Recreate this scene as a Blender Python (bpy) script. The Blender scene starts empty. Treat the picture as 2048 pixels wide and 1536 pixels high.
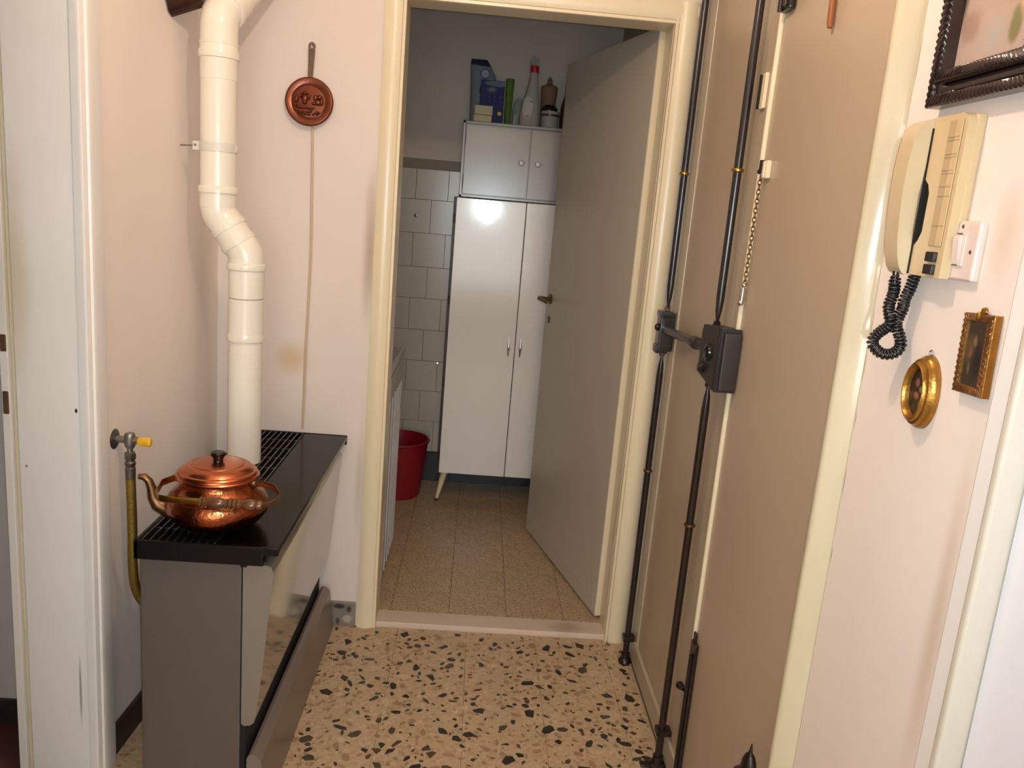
import bpy, bmesh, math, random
from mathutils import Vector, Matrix
random.seed(7)
PI = math.pi
V = Vector
SC = bpy.context.scene
COL = SC.collection

# ------------------------------------------------------------------ camera
CAM_POS = V((0, 0, 1.53))
PITCH, ROLL, YAW, FPX = 0.20984862, -0.08411187, 0.05021124, 1623.95565
fw = V((math.sin(YAW)*math.cos(PITCH), math.cos(YAW)*math.cos(PITCH), -math.sin(PITCH)))
rt = V((math.cos(YAW), -math.sin(YAW), 0))
dn = fw.cross(rt)
r2 = rt*math.cos(ROLL) + dn*math.sin(ROLL)
d2 = dn*math.cos(ROLL) - rt*math.sin(ROLL)
cd = bpy.data.cameras.new('camera')
cam = bpy.data.objects.new('camera', cd)
COL.objects.link(cam)
M = Matrix((r2, -d2, -fw)).transposed().to_4x4()
M.translation = CAM_POS
cam.matrix_world = M
cd.sensor_fit = 'HORIZONTAL'
cd.sensor_width = 36.0
cd.lens = FPX/2048*36.0
cd.clip_start = 0.02
SC.camera = cam

# ------------------------------------------------------------------ world, lights, exposure
wd = bpy.data.worlds.new('world')
SC.world = wd
wd.use_nodes = True
wd.node_tree.nodes['Background'].inputs[0].default_value = (0.8, 0.85, 1.0, 1)
wd.node_tree.nodes['Background'].inputs[1].default_value = 0.02

def point_light(name, loc, power, colour, radius):
    l = bpy.data.lights.new(name, 'POINT')
    l.energy = power
    l.color = colour
    l.shadow_soft_size = radius
    o = bpy.data.objects.new(name, l)
    o.location = loc
    COL.objects.link(o)
    return o

# warm hall ceiling bulb, above and just in front of the photographer
point_light('ceiling_bulb', (-0.05, 1.15, 2.45), 26, (1.0, 0.77, 0.60), 0.03)
# the phone's own flash, beside its lens
fl = bpy.data.lights.new('phone_flash', 'SPOT')
fl.energy = 60
fl.color = (0.74, 0.90, 1.0)
fl.spot_size = math.radians(112)
fl.spot_blend = 1.0
fl.shadow_soft_size = 0.006
fo = bpy.data.objects.new('phone_flash', fl)
fm = M.copy()
fm.translation = (0.014, -0.005, 1.537)
fo.matrix_world = fm
COL.objects.link(fo)
# cool fill added behind the photographer, for daylight and general room light
al = bpy.data.lights.new('daylight_fill', 'AREA')
al.shape = 'RECTANGLE'
al.size, al.size_y = 1.3, 1.7
al.energy = 76
al.color = (0.79, 0.93, 1.0)
ao = bpy.data.objects.new('daylight_fill', al)
ao.location = (-0.05, -2.85, 1.35)
ao.rotation_euler = (PI/2, 0, PI)
COL.objects.link(ao)
SC.view_settings.view_transform = 'Standard'
SC.view_settings.look = 'None'
SC.view_settings.gamma = 1
SC.view_settings.use_curve_mapping = False
SC.view_settings.exposure = 0.0

# ------------------------------------------------------------------ materials
def lin(c):
    return tuple((x/12.92 if x <= 0.04045 else ((x+0.055)/1.055)**2.4) for x in c)

def new_mat(name):
    m = bpy.data.materials.new(name)
    m.use_nodes = True
    nt = m.node_tree
    return m, nt, nt.nodes['Principled BSDF']

def node(nt, t, **kw):
    n = nt.nodes.new(t)
    for k, v in kw.items():
        setattr(n, k, v)
    return n

def mixrgb(nt, fac, a, b, mode='MIX'):
    n = node(nt, 'ShaderNodeMix', data_type='RGBA', blend_type=mode)
    for sock, val in ((n.inputs[0], fac), (n.inputs[6], a), (n.inputs[7], b)):
        if hasattr(val, 'node'):
            nt.links.new(val, sock)
        elif isinstance(val, (int, float)):
            sock.default_value = val
        else:
            sock.default_value = (*val[:3], 1)
    return n.outputs[2]

def mat(name, col, rough=0.5, metal=0.0, var=0.06, scale=6.0, bump=0.0, bscale=60.0, coat=0.0,
        blobs=(), detail=4.0, spec=0.5, stretch=None, aniso=None):
    """paint / plastic / metal with a little noise in colour and relief; blobs are
    stains or printed patches: (centre xyz, radii xyz, colour, softness, strength) in object space"""
    m, nt, b = new_mat(name)
    tc = node(nt, 'ShaderNodeTexCoord')
    vec = tc.outputs['Object']
    if stretch:
        mp = node(nt, 'ShaderNodeMapping')
        mp.inputs['Scale'].default_value = stretch
        nt.links.new(vec, mp.inputs[0])
        nvec = mp.outputs[0]
    else:
        nvec = vec
    nz = node(nt, 'ShaderNodeTexNoise')
    nz.inputs['Scale'].default_value = scale
    nz.inputs['Detail'].default_value = detail
    nt.links.new(nvec, nz.inputs['Vector'])
    dark = tuple(c*(1-var*2) for c in col)
    lite = tuple(min(1, c*(1+var)) for c in col)
    c = mixrgb(nt, nz.outputs['Fac'], dark, lite)
    for (ctr, rad, bc, soft, stg) in blobs:
        sub = node(nt, 'ShaderNodeVectorMath', operation='SUBTRACT')
        nt.links.new(vec, sub.inputs[0])
        sub.inputs[1].default_value = ctr
        dv = node(nt, 'ShaderNodeVectorMath', operation='DIVIDE')
        nt.links.new(sub.outputs[0], dv.inputs[0])
        dv.inputs[1].default_value = rad
        ln = node(nt, 'ShaderNodeVectorMath', operation='LENGTH')
        nt.links.new(dv.outputs[0], ln.inputs[0])
        ad = node(nt, 'ShaderNodeMath', operation='MULTIPLY_ADD')
        nt.links.new(nz.outputs['Fac'], ad.inputs[0])
        ad.inputs[1].default_value = 0.5*min(1, soft*2)
        nt.links.new(ln.outputs['Value'], ad.inputs[2])
        mr = node(nt, 'ShaderNodeMapRange', interpolation_type='SMOOTHSTEP')
        nt.links.new(ad.outputs[0], mr.inputs['Value'])
        off = 0.25*min(1, soft*2)
        mr.inputs['From Min'].default_value = 1-soft+off
        mr.inputs['From Max'].default_value = 1+off+0.001
        mr.inputs['To Min'].default_value = stg
        mr.inputs['To Max'].default_value = 0
        c = mixrgb(nt, mr.outputs[0], c, bc)
    nt.links.new(c, b.inputs['Base Color'])
    b.inputs['Roughness'].default_value = rough
    b.inputs['Metallic'].default_value = metal
    b.inputs['Specular IOR Level'].default_value = spec
    b.inputs['Coat Weight'].default_value = coat
    b.inputs['Coat Roughness'].default_value = 0.08
    if bump:
        n2 = node(nt, 'ShaderNodeTexNoise')
        n2.inputs['Scale'].default_value = bscale
        n2.inputs['Detail'].default_value = 3
        nt.links.new(nvec, n2.inputs['Vector'])
        bp = node(nt, 'ShaderNodeBump')
        bp.inputs['Strength'].default_value = bump
        bp.inputs['Distance'].default_value = 0.004
        nt.links.new(n2.outputs['Fac'], bp.inputs['Height'])
        nt.links.new(bp.outputs[0], b.inputs['Normal'])
    return m

def speckle(name, base, spots, rough=0.35, scale=260.0, base_var=0.1):
    """fine grained terrazzo: voronoi cells coloured through a ramp"""
    m, nt, b = new_mat(name)
    tc = node(nt, 'ShaderNodeTexCoord')
    vo = node(nt, 'ShaderNodeTexVoronoi')
    vo.inputs['Scale'].default_value = scale
    nt.links.new(tc.outputs['Object'], vo.inputs['Vector'])
    sp = node(nt, 'ShaderNodeSeparateColor')
    nt.links.new(vo.outputs['Color'], sp.inputs[0])
    rp = node(nt, 'ShaderNodeValToRGB')
    rp.color_ramp.interpolation = 'CONSTANT'
    els = rp.color_ramp.elements
    els[0].position, els[0].color = 0.0, (*base, 1)
    els[1].position, els[1].color = spots[0][0], (*spots[0][1], 1)
    for p, c in spots[1:]:
        e = els.new(p)
        e.color = (*c, 1)
    nt.links.new(sp.outputs[0], rp.inputs[0])
    nz = node(nt, 'ShaderNodeTexNoise')
    nz.inputs['Scale'].default_value = 7
    nz.inputs['Detail'].default_value = 5
    nt.links.new(tc.outputs['Object'], nz.inputs['Vector'])
    mr = node(nt, 'ShaderNodeMapRange')
    nt.links.new(nz.outputs['Fac'], mr.inputs[0])
    mr.inputs['To Min'].default_value = 1-base_var*2
    mr.inputs['To Max'].default_value = 1+base_var
    cb = node(nt, 'ShaderNodeCombineColor')
    for i in range(3):
        nt.links.new(mr.outputs[0], cb.inputs[i])
    nt.links.new(mixrgb(nt, 1.0, rp.outputs[0], cb.outputs[0], 'MULTIPLY'), b.inputs['Base Color'])
    b.inputs['Roughness'].default_value = rough
    return m

S = lambda r, g, b: lin((r/255, g/255, b/255))
BROWNSTAIN = S(176, 140, 96)
M_wall_back = mat('plaster_back', S(228, 214, 203), 0.75, var=0.025, scale=3, bump=0.10, bscale=35, blobs=[
    ((-0.615, 2.74, 0.975), (0.085, 0.2, 0.085), S(205, 178, 128), 1.0, 0.75),
    ((-0.370, 2.74, 1.36), (0.035, 0.2, 0.33), S(160, 135, 100), 1.0, 0.7),
    ((-0.372, 2.74, 0.55), (0.025, 0.2, 0.28), S(190, 170, 140), 1.0, 0.5)])
M_wall_left = mat('plaster_left', S(248, 236, 225), 0.75, var=0.04, scale=2.2, bump=0.10, bscale=30, blobs=[
    ((-0.9, 2.60, 1.2), (0.2, 0.10, 0.9), S(196, 184, 170), 1.0, 0.35)])
M_wall_right = mat('plaster_right', S(236, 222, 211), 0.75, var=0.03, scale=3, bump=0.10, bscale=35, blobs=[
    ((0.635, 0.965, 1.06), (0.2, 0.03, 0.30), S(196, 170, 140), 1.0, 0.6),
    ((0.635, 0.985, 1.55), (0.2, 0.045, 0.09), S(216, 186, 162), 1.0, 0.55)] + [((0.635, yy, zz_), (0.2, 0.0011, hh), S(96, 82, 66), 0.5, 0.9) for yy, zz_, hh in ((1.2790, 1.80, 0.05), (1.2785, 1.40, 0.03), (1.2790, 1.33, 0.035), (1.2785, 1.24, 0.02), (1.2790, 1.13, 0.03), (1.2785, 1.00, 0.02))])
M_wall_plain = mat('plaster_plain', S(222, 210, 200), 0.8, var=0.03, scale=3)
M_door4 = mat('white_door_paint', S(232, 232, 238), 0.4, var=0.03, scale=4)
M_ceil = mat('ceiling_paint', S(228, 220, 210), 0.85, var=0.02)
M_kwall = mat('kitchen_plaster', S(204, 190, 175), 0.8, var=0.03, scale=4, bump=0.08, bscale=40)
M_kband = mat('kitchen_grey_band', S(140, 130, 116), 0.7, var=0.05, scale=8)
M_tile = mat('ceramic_tile', S(195, 186, 170), 0.22, var=0.06, scale=9, bump=0.03, bscale=30)
M_grout = mat('tile_grout', S(110, 100, 88), 0.9, var=0.08, scale=40)
M_blacktile = mat('black_tile', S(36, 38, 42), 0.25, var=0.1, scale=20)
M_cream = mat('cream_gloss_paint', S(234, 218, 184), 0.30, var=0.05, scale=5, bump=0.05, bscale=45, stretch=(1, 1, 0.25))
M_creamL = mat('cream_white_paint', S(236, 231, 225), 0.38, var=0.04, scale=4, bump=0.06, bscale=30, blobs=[
    ((-0.925, 1.89, 0.985), (0.0035, 0.02, 0.006), S(45, 38, 32), 0.2, 1.0),
    ((-1.055, 1.89, 1.30), (0.05, 0.1, 0.4), S(200, 180, 140), 1.0, 0.6),
    ((-0.935, 1.89, 0.25), (0.004, 0.1, 0.12), S(110, 100, 92), 0.8, 0.7),
    ((-1.045, 1.89, 0.84), (0.0035, 0.1, 0.004), S(150, 120, 100), 0.4, 0.9)])
M_rust = mat('rusty_steel', S(105, 78, 55), 0.6, metal=0.3, var=0.3, scale=60)
M_kdoor = mat('kitchen_door_paint', S(195, 185, 170), 0.30, var=0.04, scale=2.5, bump=0.04, bscale=30)
M_edoor = mat('entrance_door_paint', S(188, 168, 142), 0.33, var=0.03, scale=2.0, bump=0.03, bscale=30)
M_estile = mat('entrance_door_stile_paint', S(186, 170, 146), 0.33, var=0.03, scale=3)
M_marble = mat('pale_marble', S(222, 200, 178), 0.35, var=0.06, scale=7, blobs=[
    ((0.42, 2.78, 0.02), (0.09, 0.06, 0.1), S(150, 132, 112), 0.9, 0.6)])
M_greymarble = mat('grey_veined_marble', S(140, 130, 118), 0.35, var=0.25, scale=18, blobs=[
    ((-0.42, 2.735, 0.078), (0.03, 0.05, 0.014), S(52, 46, 42), 0.7, 1.0),
    ((-0.385, 2.735, 0.068), (0.014, 0.05, 0.02), S(60, 54, 48), 0.7, 1.0),
    ((-0.425, 2.735, 0.02), (0.010, 0.05, 0.02), S(60, 54, 48), 0.6, 0.9),
    ((-0.39, 2.735, 0.03), (0.022, 0.05, 0.02), S(178, 168, 158), 0.5, 0.9)])
M_joint = mat('floor_joint', S(130, 108, 84), 0.8)
M_floor = speckle('terrazzo_matrix', S(200, 172, 136), [(0.55, S(192, 162, 126)), (0.72, S(208, 182, 148)), (0.86, S(184, 152, 118)), (0.95, S(164, 134, 102))], 0.38, 90)
M_kfloor = speckle('fine_terrazzo', S(190, 164, 128), [(0.6, S(176, 148, 114)), (0.8, S(204, 178, 142)), (0.93, S(120, 92, 68))], 0.4, 240)
M_chip_dark = mat('dark_stone', S(54, 48, 40), 0.32, var=0.35, scale=30)
M_chip_olive = mat('olive_stone', S(84, 74, 58), 0.32, var=0.3, scale=30)
M_chip_brown = mat('brown_stone', S(104, 74, 50), 0.32, var=0.3, scale=30)
M_chip_tan = mat('tan_stone', S(172, 140, 108), 0.35, var=0.2, scale=30)
M_chip_pale = mat('pale_stone', S(212, 186, 154), 0.35, var=0.12, scale=30)
M_redfloor = mat('red_floor', S(92, 52, 44), 0.5, var=0.2, scale=20)
M_darkskirt = mat('dark_skirting', S(52, 44, 40), 0.5)
M_taupe = mat('taupe_enamel', S(95, 87, 81), 0.32, var=0.02, scale=30)
M_taupe_gloss = mat('taupe_gloss_panel', S(128, 120, 108), 0.10, var=0.02, scale=30, coat=0.5)
M_kick = mat('taupe_lower_panel', S(126, 112, 102), 0.28, var=0.02)
M_black = mat('black_enamel', S(14, 12, 12), 0.38, var=0.05, scale=20, spec=0.25)
M_slab = mat('dark_glass_slab', S(13, 11, 9), 0.14, var=0.1, scale=9, spec=0.12)
M_grille = mat('black_grille', S(30, 27, 28), 0.28, var=0.05, spec=0.6)
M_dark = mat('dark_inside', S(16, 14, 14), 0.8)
M_pipe = mat('cream_flue_enamel', S(243, 235, 218), 0.22, var=0.02, scale=3)
M_clampw = mat('white_clamp', S(226, 220, 208), 0.4)
M_steel = mat('galvanised_steel', S(150, 146, 140), 0.38, metal=0.85, var=0.15, scale=60)
M_oldsteel = mat('dull_nickel', S(120, 112, 104), 0.42, metal=0.8, var=0.25, scale=80)
M_yellow = mat('yellow_plastic', S(236, 182, 36), 0.4, var=0.08, scale=60)
M_copper = mat('hammered_copper', S(178, 102, 64), 0.24, metal=1.0, var=0.10, scale=25, bump=0.35, bscale=110)
M_copperlid = mat('copper_lid', S(196, 116, 80), 0.27, metal=1.0, var=0.08, scale=30, bump=0.08, bscale=90)
M_copperdark = mat('aged_copper', S(122, 66, 46), 0.27, metal=0.7, var=0.15, scale=40, bump=0.12, bscale=200)
M_brass = mat('old_brass', S(186, 146, 66), 0.28, metal=1.0, var=0.15, scale=40)
M_bronze = mat('dull_bronze', S(128, 96, 64), 0.38, metal=0.9, var=0.2, scale=50)
M_hosebraid = mat('brass_braid', S(150, 122, 54), 0.40, metal=0.8, var=0.15, scale=120, bump=0.5, bscale=400)
M_wood = mat('turned_brown_wood', S(104, 66, 38), 0.22, var=0.2, scale=30, coat=0.4)
M_blackplastic = mat('black_plastic', S(20, 18, 18), 0.22, var=0.05)
M_blackcoil = mat('black_coil_plastic', S(26, 25, 28), 0.35)
M_cable = mat('cream_cable', S(205, 180, 150), 0.5, var=0.05)
M_darkwood = mat('dark_polished_wood', S(58, 33, 26), 0.25, var=0.2, scale=20, coat=0.3)
M_framewood = mat('dark_frame_wood', S(46, 30, 28), 0.22, var=0.2, scale=25, coat=0.3)
M_rod = mat('black_lacquered_steel', S(34, 29, 31), 0.24, var=0.08, scale=40, spec=0.7)
M_rodlow = mat('brown_black_steel', S(42, 30, 27), 0.26, var=0.1, scale=40)
M_lockbox = mat('brown_lock_steel', S(34, 27, 25), 0.38, var=0.08, scale=40)
M_locklight = mat('lighter_lock_cover', S(46, 37, 33), 0.40, var=0.08, scale=40)
M_chrome = mat('chrome', S(215, 212, 208), 0.14, metal=1.0, var=0.02)
M_chain = mat('chain_brass', S(150, 122, 84), 0.30, metal=0.9, var=0.1)
M_intercom = mat('ivory_plastic', S(205, 180, 138), 0.30, var=0.015, scale=6)
M_handset = mat('ivory_plastic_handset', S(204, 182, 146), 0.26, var=0.015, scale=6)
M_labelstrip = mat('cream_label_strip', S(184, 158, 118), 0.4, var=0.03)
M_labelline = mat('label_lines', S(160, 134, 96), 0.5)
M_switch = mat('white_switch_plastic', S(222, 202, 192), 0.3, var=0.01)
M_gilt = mat('gilt', S(176, 128, 58), 0.32, metal=0.85, var=0.22, scale=70, bump=0.2, bscale=160)
M_giltdark = mat('brown_gilt', S(122, 78, 40), 0.35, metal=0.45, var=0.25, scale=80, bump=0.4, bscale=220)
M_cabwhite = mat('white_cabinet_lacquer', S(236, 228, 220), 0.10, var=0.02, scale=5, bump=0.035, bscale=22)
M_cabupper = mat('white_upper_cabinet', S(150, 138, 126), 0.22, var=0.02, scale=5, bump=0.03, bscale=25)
M_cabdark = mat('dark_brown_carcass', S(58, 38, 28), 0.45, var=0.15, scale=20)
M_legcream = mat('cream_tapered_leg', S(222, 206, 164), 0.35)
M_knob = mat('pale_knob', S(200, 190, 180), 0.25)
M_washer = mat('white_appliance', S(164, 159, 155), 0.28, var=0.02)
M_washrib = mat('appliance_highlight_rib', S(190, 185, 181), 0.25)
M_red = mat('red_plastic', S(140, 13, 36), 0.35, var=0.03)
M_green = mat('green_plastic', S(78, 104, 26), 0.7, var=0.15, scale=30)
M_brownbottle = mat('amber_plastic', S(112, 84, 64), 0.7, var=0.1, scale=40)
M_spray = mat('white_spray_plastic', S(190, 182, 172), 0.35, var=0.03)
M_sprayred = mat('red_collar', S(178, 28, 44), 0.4)
M_whiteobj = mat('white_plastic', S(150, 146, 142), 0.7)
M_greencloth = mat('pale_green_film', S(130, 142, 128), 0.5, var=0.15, scale=40)
M_soap = mat('cream_paper', S(196, 180, 140), 0.6)
M_blackbrown = mat('very_dark_brown', S(30, 22, 20), 0.3)

# ------------------------------------------------------------------ mesh building
class MB:
    def __init__(self):
        self.bm = bmesh.new()

    def box(self, lo, hi, bev=0.0, seg=2, rot=None):
        lo, hi = V(lo), V(hi)
        c, s = (lo+hi)/2, hi-lo
        r = bmesh.ops.create_cube(self.bm, size=1.0)
        vs = r['verts']
        bmesh.ops.scale(self.bm, vec=s, verts=vs)
        if bev > 0:
            es = list({e for v in vs for e in v.link_edges})
            rb = bmesh.ops.bevel(self.bm, geom=vs+es, offset=bev, segments=seg, profile=0.5, affect='EDGES')
            vs = list({v for f in rb['faces'] for v in f.verts} | {v for v in vs if v.is_valid})
        if rot is not None:
            bmesh.ops.rotate(self.bm, cent=(0, 0, 0), matrix=rot, verts=vs)
        bmesh.ops.translate(self.bm, vec=c, verts=vs)
        return self

    def obox(self, org, ax, ay, az, lo, hi, bev=0.0, seg=2):
        """box in a local frame with unit axes ax, ay, az"""
        n0 = set(self.bm.verts)
        self.box(lo, hi, bev, seg)
        vs = [v for v in self.bm.verts if v not in n0]
        for v in vs:
            p = v.co.copy()
            v.co = org + ax*p.x + ay*p.y + az*p.z
        return self

    def rings(self, rings, close_u=True, cap0=True, cap1=True):
        bv = [[self.bm.verts.new(p) for p in r] for r in rings]
        n = len(bv[0])
        for a, b in zip(bv[:-1], bv[1:]):
            for i in range(n if close_u else n-1):
                j = (i+1) % n
                self.bm.faces.new((a[i], a[j], b[j], b[i]))
        if cap0:
            self.bm.faces.new(list(reversed(bv[0])))
        if cap1:
            self.bm.faces.new(bv[-1])
        return self

    def tube(self, path, r, seg=12, caps=True, squash=None):
        path = [V(p) for p in path]
        rs = r if isinstance(r, (list, tuple)) else [r]*len(path)
        t0 = (path[1]-path[0]).normalized()
        up = V((0, 0, 1)) if abs(t0.z) < 0.9 else V((1, 0, 0))
        u = t0.cross(up).normalized()
        out = []
        for i, p in enumerate(path):
            a = path[max(i-1, 0)]
            b = path[min(i+1, len(path)-1)]
            t = (b-a).normalized()
            u = (u - t*u.dot(t)).normalized()
            w = t.cross(u)
            k1, k2 = squash if squash else (1, 1)
            out.append([p + (u*math.cos(2*PI*k/seg)*k1 + w*math.sin(2*PI*k/seg)*k2)*rs[i] for k in range(seg)])
        return self.rings(out, True, caps, caps)

    def lathe(self, prof, org, axis=(0, 0, 1), seg=32, sx=1.0, sy=1.0, xdir=None):
        """prof: (radius, height) pairs; closed at an end when the radius there is 0"""
        org, ax = V(org), V(axis).normalized()
        if xdir is not None:
            u = V(xdir).normalized()
        else:
            u = ax.orthogonal().normalized() if abs(ax.z) < 0.99 else V((1, 0, 0))
        w = ax.cross(u)
        ring = []
        for r, h in prof:
            if r < 1e-6:
                ring.append([self.bm.verts.new(org+ax*h)])
            else:
                ring.append([self.bm.verts.new(org+ax*h+(u*math.cos(2*PI*k/seg)*sx+w*math.sin(2*PI*k/seg)*sy)*r) for k in range(seg)])
        for a, b in zip(ring[:-1], ring[1:]):
            for i in range(seg):
                j = (i+1) % seg
                if len(a) == 1 and len(b) == 1:
                    continue
                if len(a) == 1:
                    self.bm.faces.new((a[0], b[j], b[i]))
                elif len(b) == 1:
                    self.bm.faces.new((a[i], a[j], b[0]))
                else:
                    self.bm.faces.new((a[i], a[j], b[j], b[i]))
        return self

    def cyl(self, p0, p1, r0, r1=None, seg=16, bev=0.0):
        p0, p1 = V(p0), V(p1)
        r1 = r0 if r1 is None else r1
        L = (p1-p0).length
        if bev > 0:
            pr = [(0, 0), (r0-bev, 0), (r0, bev), (r1, L-bev), (r1-bev, L), (0, L)]
        else:
            pr = [(0, 0), (r0, 0), (r1, L), (0, L)]
        return self.lathe(pr, p0, p1-p0, seg)

    def ball(self, c, r, seg=16, n=8):
        c = V(c)
        r = V((r, r, r)) if isinstance(r, (int, float)) else V(r)
        rr = []
        for i in range(n+1):
            a = PI*i/n
            rr.append((math.sin(a), -math.cos(a)))
        n0 = set(self.bm.verts)
        self.lathe([(0, -1)]+rr[1:-1]+[(0, 1)], (0, 0, 0), (0, 0, 1), seg)
        for v in self.bm.verts:
            if v not in n0:
                v.co = V((v.co.x*r.x, v.co.y*r.y, v.co.z*r.z))+c
        return self

    def torus(self, c, axis, R, r, seg=28, ts=8, sx=1.0, sy=1.0, xdir=None):
        c, ax = V(c), V(axis).normalized()
        u = V(xdir).normalized() if xdir is not None else ax.orthogonal().normalized()
        w = ax.cross(u)
        ring = []
        for k in range(seg):
            a = 2*PI*k/seg
            d = u*math.cos(a)*sx + w*math.sin(a)*sy
            dd = (u*math.cos(a)/max(sx, 1e-6) + w*math.sin(a)/max(sy, 1e-6)).normalized()
            ring.append([self.bm.verts.new(c+d*R+(dd*math.cos(2*PI*j/ts)+ax*math.sin(2*PI*j/ts))*r) for j in range(ts)])
        for k in range(seg):
            a, b = ring[k], ring[(k+1) % seg]
            for j in range(ts):
                self.bm.faces.new((a[j], b[j], b[(j+1) % ts], a[(j+1) % ts]))
        return self

    def prism(self, pts, ext):
        """polygon (list of 3-D points) extruded along the vector ext"""
        ext = V(ext)
        a = [self.bm.verts.new(V(p)) for p in pts]
        b = [self.bm.verts.new(V(p)+ext) for p in pts]
        n = len(a)
        self.bm.faces.new(list(reversed(a)))
        self.bm.faces.new(b)
        for i in range(n):
            j = (i+1) % n
            self.bm.faces.new((a[i], a[j], b[j], b[i]))
        return self

    def bevel_all(self, off, seg=2, angle=40):
        es = [e for e in self.bm.edges if len(e.link_faces) == 2 and e.calc_face_angle() > math.radians(angle)]
        bmesh.ops.bevel(self.bm, geom=es, offset=off, segments=seg, profile=0.5, affect='EDGES', clamp_overlap=True)
        return self

def world_loc(o):
    p = V((0, 0, 0))
    while o:
        p += V(o.location)
        o = o.parent
    return p

def obj(name, mb, material, parent=None, origin=None, smooth=True, ang=38):
    bm = mb.bm
    bmesh.ops.recalc_face_normals(bm, faces=bm.faces)
    if smooth:
        for f in bm.faces:
            f.smooth = True
        for e in bm.edges:
            if len(e.link_faces) == 2 and e.calc_face_angle() > math.radians(ang):
                e.smooth = False
    if origin is None:
        if parent is not None:
            origin = world_loc(parent)
        else:
            xs = [v.co.x for v in bm.verts]
            ys = [v.co.y for v in bm.verts]
            zs = [v.co.z for v in bm.verts]
            origin = V(((min(xs)+max(xs))/2, (min(ys)+max(ys))/2, min(zs)))
    origin = V(origin)
    bmesh.ops.translate(bm, vec=-origin, verts=bm.verts)
    me = bpy.data.meshes.new(name)
    bm.to_mesh(me)
    bm.free()
    me.materials.append(material)
    o = bpy.data.objects.new(name, me)
    COL.objects.link(o)
    o.parent = parent
    o.location = origin - (world_loc(parent) if parent else V((0, 0, 0)))
    if smooth and len(me.polygons) < 6000:
        wn = o.modifiers.new('weighted_normal', 'WEIGHTED_NORMAL')
        wn.keep_sharp = True
        wn.weight = 60
    return o

def tag(o, label=None, cat=None, group=None, kind=None):
    for k, v in (('label', label), ('category', cat), ('group', group), ('kind', kind)):
        if v:
            o[k] = v
    return o

def thing(name, loc, label, cat, group=None):
    o = bpy.data.objects.new(name, None)
    o.location = loc
    o.empty_display_size = 0.05
    COL.objects.link(o)
    return tag(o, label, cat, group)

def struct(name, mb, material, parent=None, origin=None, label=None, cat=None):
    o = obj(name, mb, material, parent, origin)
    if parent is None:
        tag(o, label, cat, None, 'structure')
    return o

def dup(src, parent, loc, name=None):
    c = src.copy()
    COL.objects.link(c)
    c.parent = parent
    c.location = loc
    return c

O0 = (0, 0, 0)
YB = 2.74      # hall face of the wall with the kitchen door
XL, XR = -0.90, 0.635
YK = 4.35      # far wall of the kitchen
ZK = 0.02      # kitchen floor
HC = 2.85      # ceiling

# ------------------------------------------------------------------ room shell
struct('floor', MB().box((-1.02, -3.0, -0.10), (0.80, 2.74, -0.003)), M_joint, origin=O0,
       label='beige terrazzo hall floor with dark and tan stone chips', cat='floor')
FLOOR = bpy.data.objects['floor']
TS = 0.25
tile_me = None
for ix in range(-5, 2):
    for iy in range(0, 12):
        x0, y0 = 0.297+TS*ix, 2.738-TS*(iy+1)
        x1 = min(x0+TS, XR-0.002)
        x0c = max(x0, XL+0.002)
        if x1-x0c < 0.02:
            continue
        full = (x1-x0c) > TS-1e-4
        if full and tile_me is not None:
            t = bpy.data.objects.new('floor_tile', tile_me)
            COL.objects.link(t)
            t.parent = FLOOR
            t.location = (x0, y0, 0)
        else:
            t = obj('floor_tile', MB().box((x0c+0.0006, y0+0.0006, -0.012), (x1-0.0006, y0+TS-0.0006, 0.0), 0.0004, 1), M_floor, FLOOR, origin=(x0, y0, 0))
            if full:
                tile_me = t.data

def chips(name, n, rmin, rmax, material, z, pts):
    mb = MB()
    made = 0
    tries = 0
    while made < n and tries < n*12:
        tries += 1
        x = random.uniform(-0.56, XR-0.015)
        y = random.uniform(1.05, 2.73)
        r = random.uniform(rmin, rmax)*(0.6 if random.random() < 0.4 else 1.0)
        if any((x-a)**2+(y-b)**2 < ((r+c)*0.72)**2 for a, b, c in pts):
            continue
        if y > 2.73-r or x > XR-r:
            continue
        pts.append((x, y, r))
        k = random.choice((4, 5, 5, 6, 7))
        el = random.uniform(0.34, 0.85)
        a0 = random.uniform(0, 2*PI)
        ca, sa = math.cos(a0), math.sin(a0)
        angs = sorted((i+random.uniform(-0.35, 0.35))*2*PI/k for i in range(k))
        poly = []
        for a in angs:
            rr = r*random.uniform(0.78, 1.12)
            px, py = rr*math.cos(a), rr*math.sin(a)*el
            poly.append((x+px*ca-py*sa, y+px*sa+py*ca, z-0.001))
        mb.prism(poly, (0, 0, 0.001))
        made += 1
    o = obj(name, mb, material, FLOOR, origin=O0, smooth=False)
    o['kind'] = 'stuff'
PTS = []
chips('dark_stone_chips', 330, 0.010, 0.0255, M_chip_dark, 0.0006, PTS)
chips('olive_stone_chips', 240, 0.009, 0.0245, M_chip_olive, 0.0006, PTS)
chips('brown_stone_chips', 330, 0.007, 0.0145, M_chip_brown, 0.0006, PTS)
chips('tan_stone_chips', 420, 0.009, 0.024, M_chip_tan, 0.0004, PTS)
chips('pale_stone_chips', 380, 0.010, 0.024, M_chip_pale, 0.0004, PTS)

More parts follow.
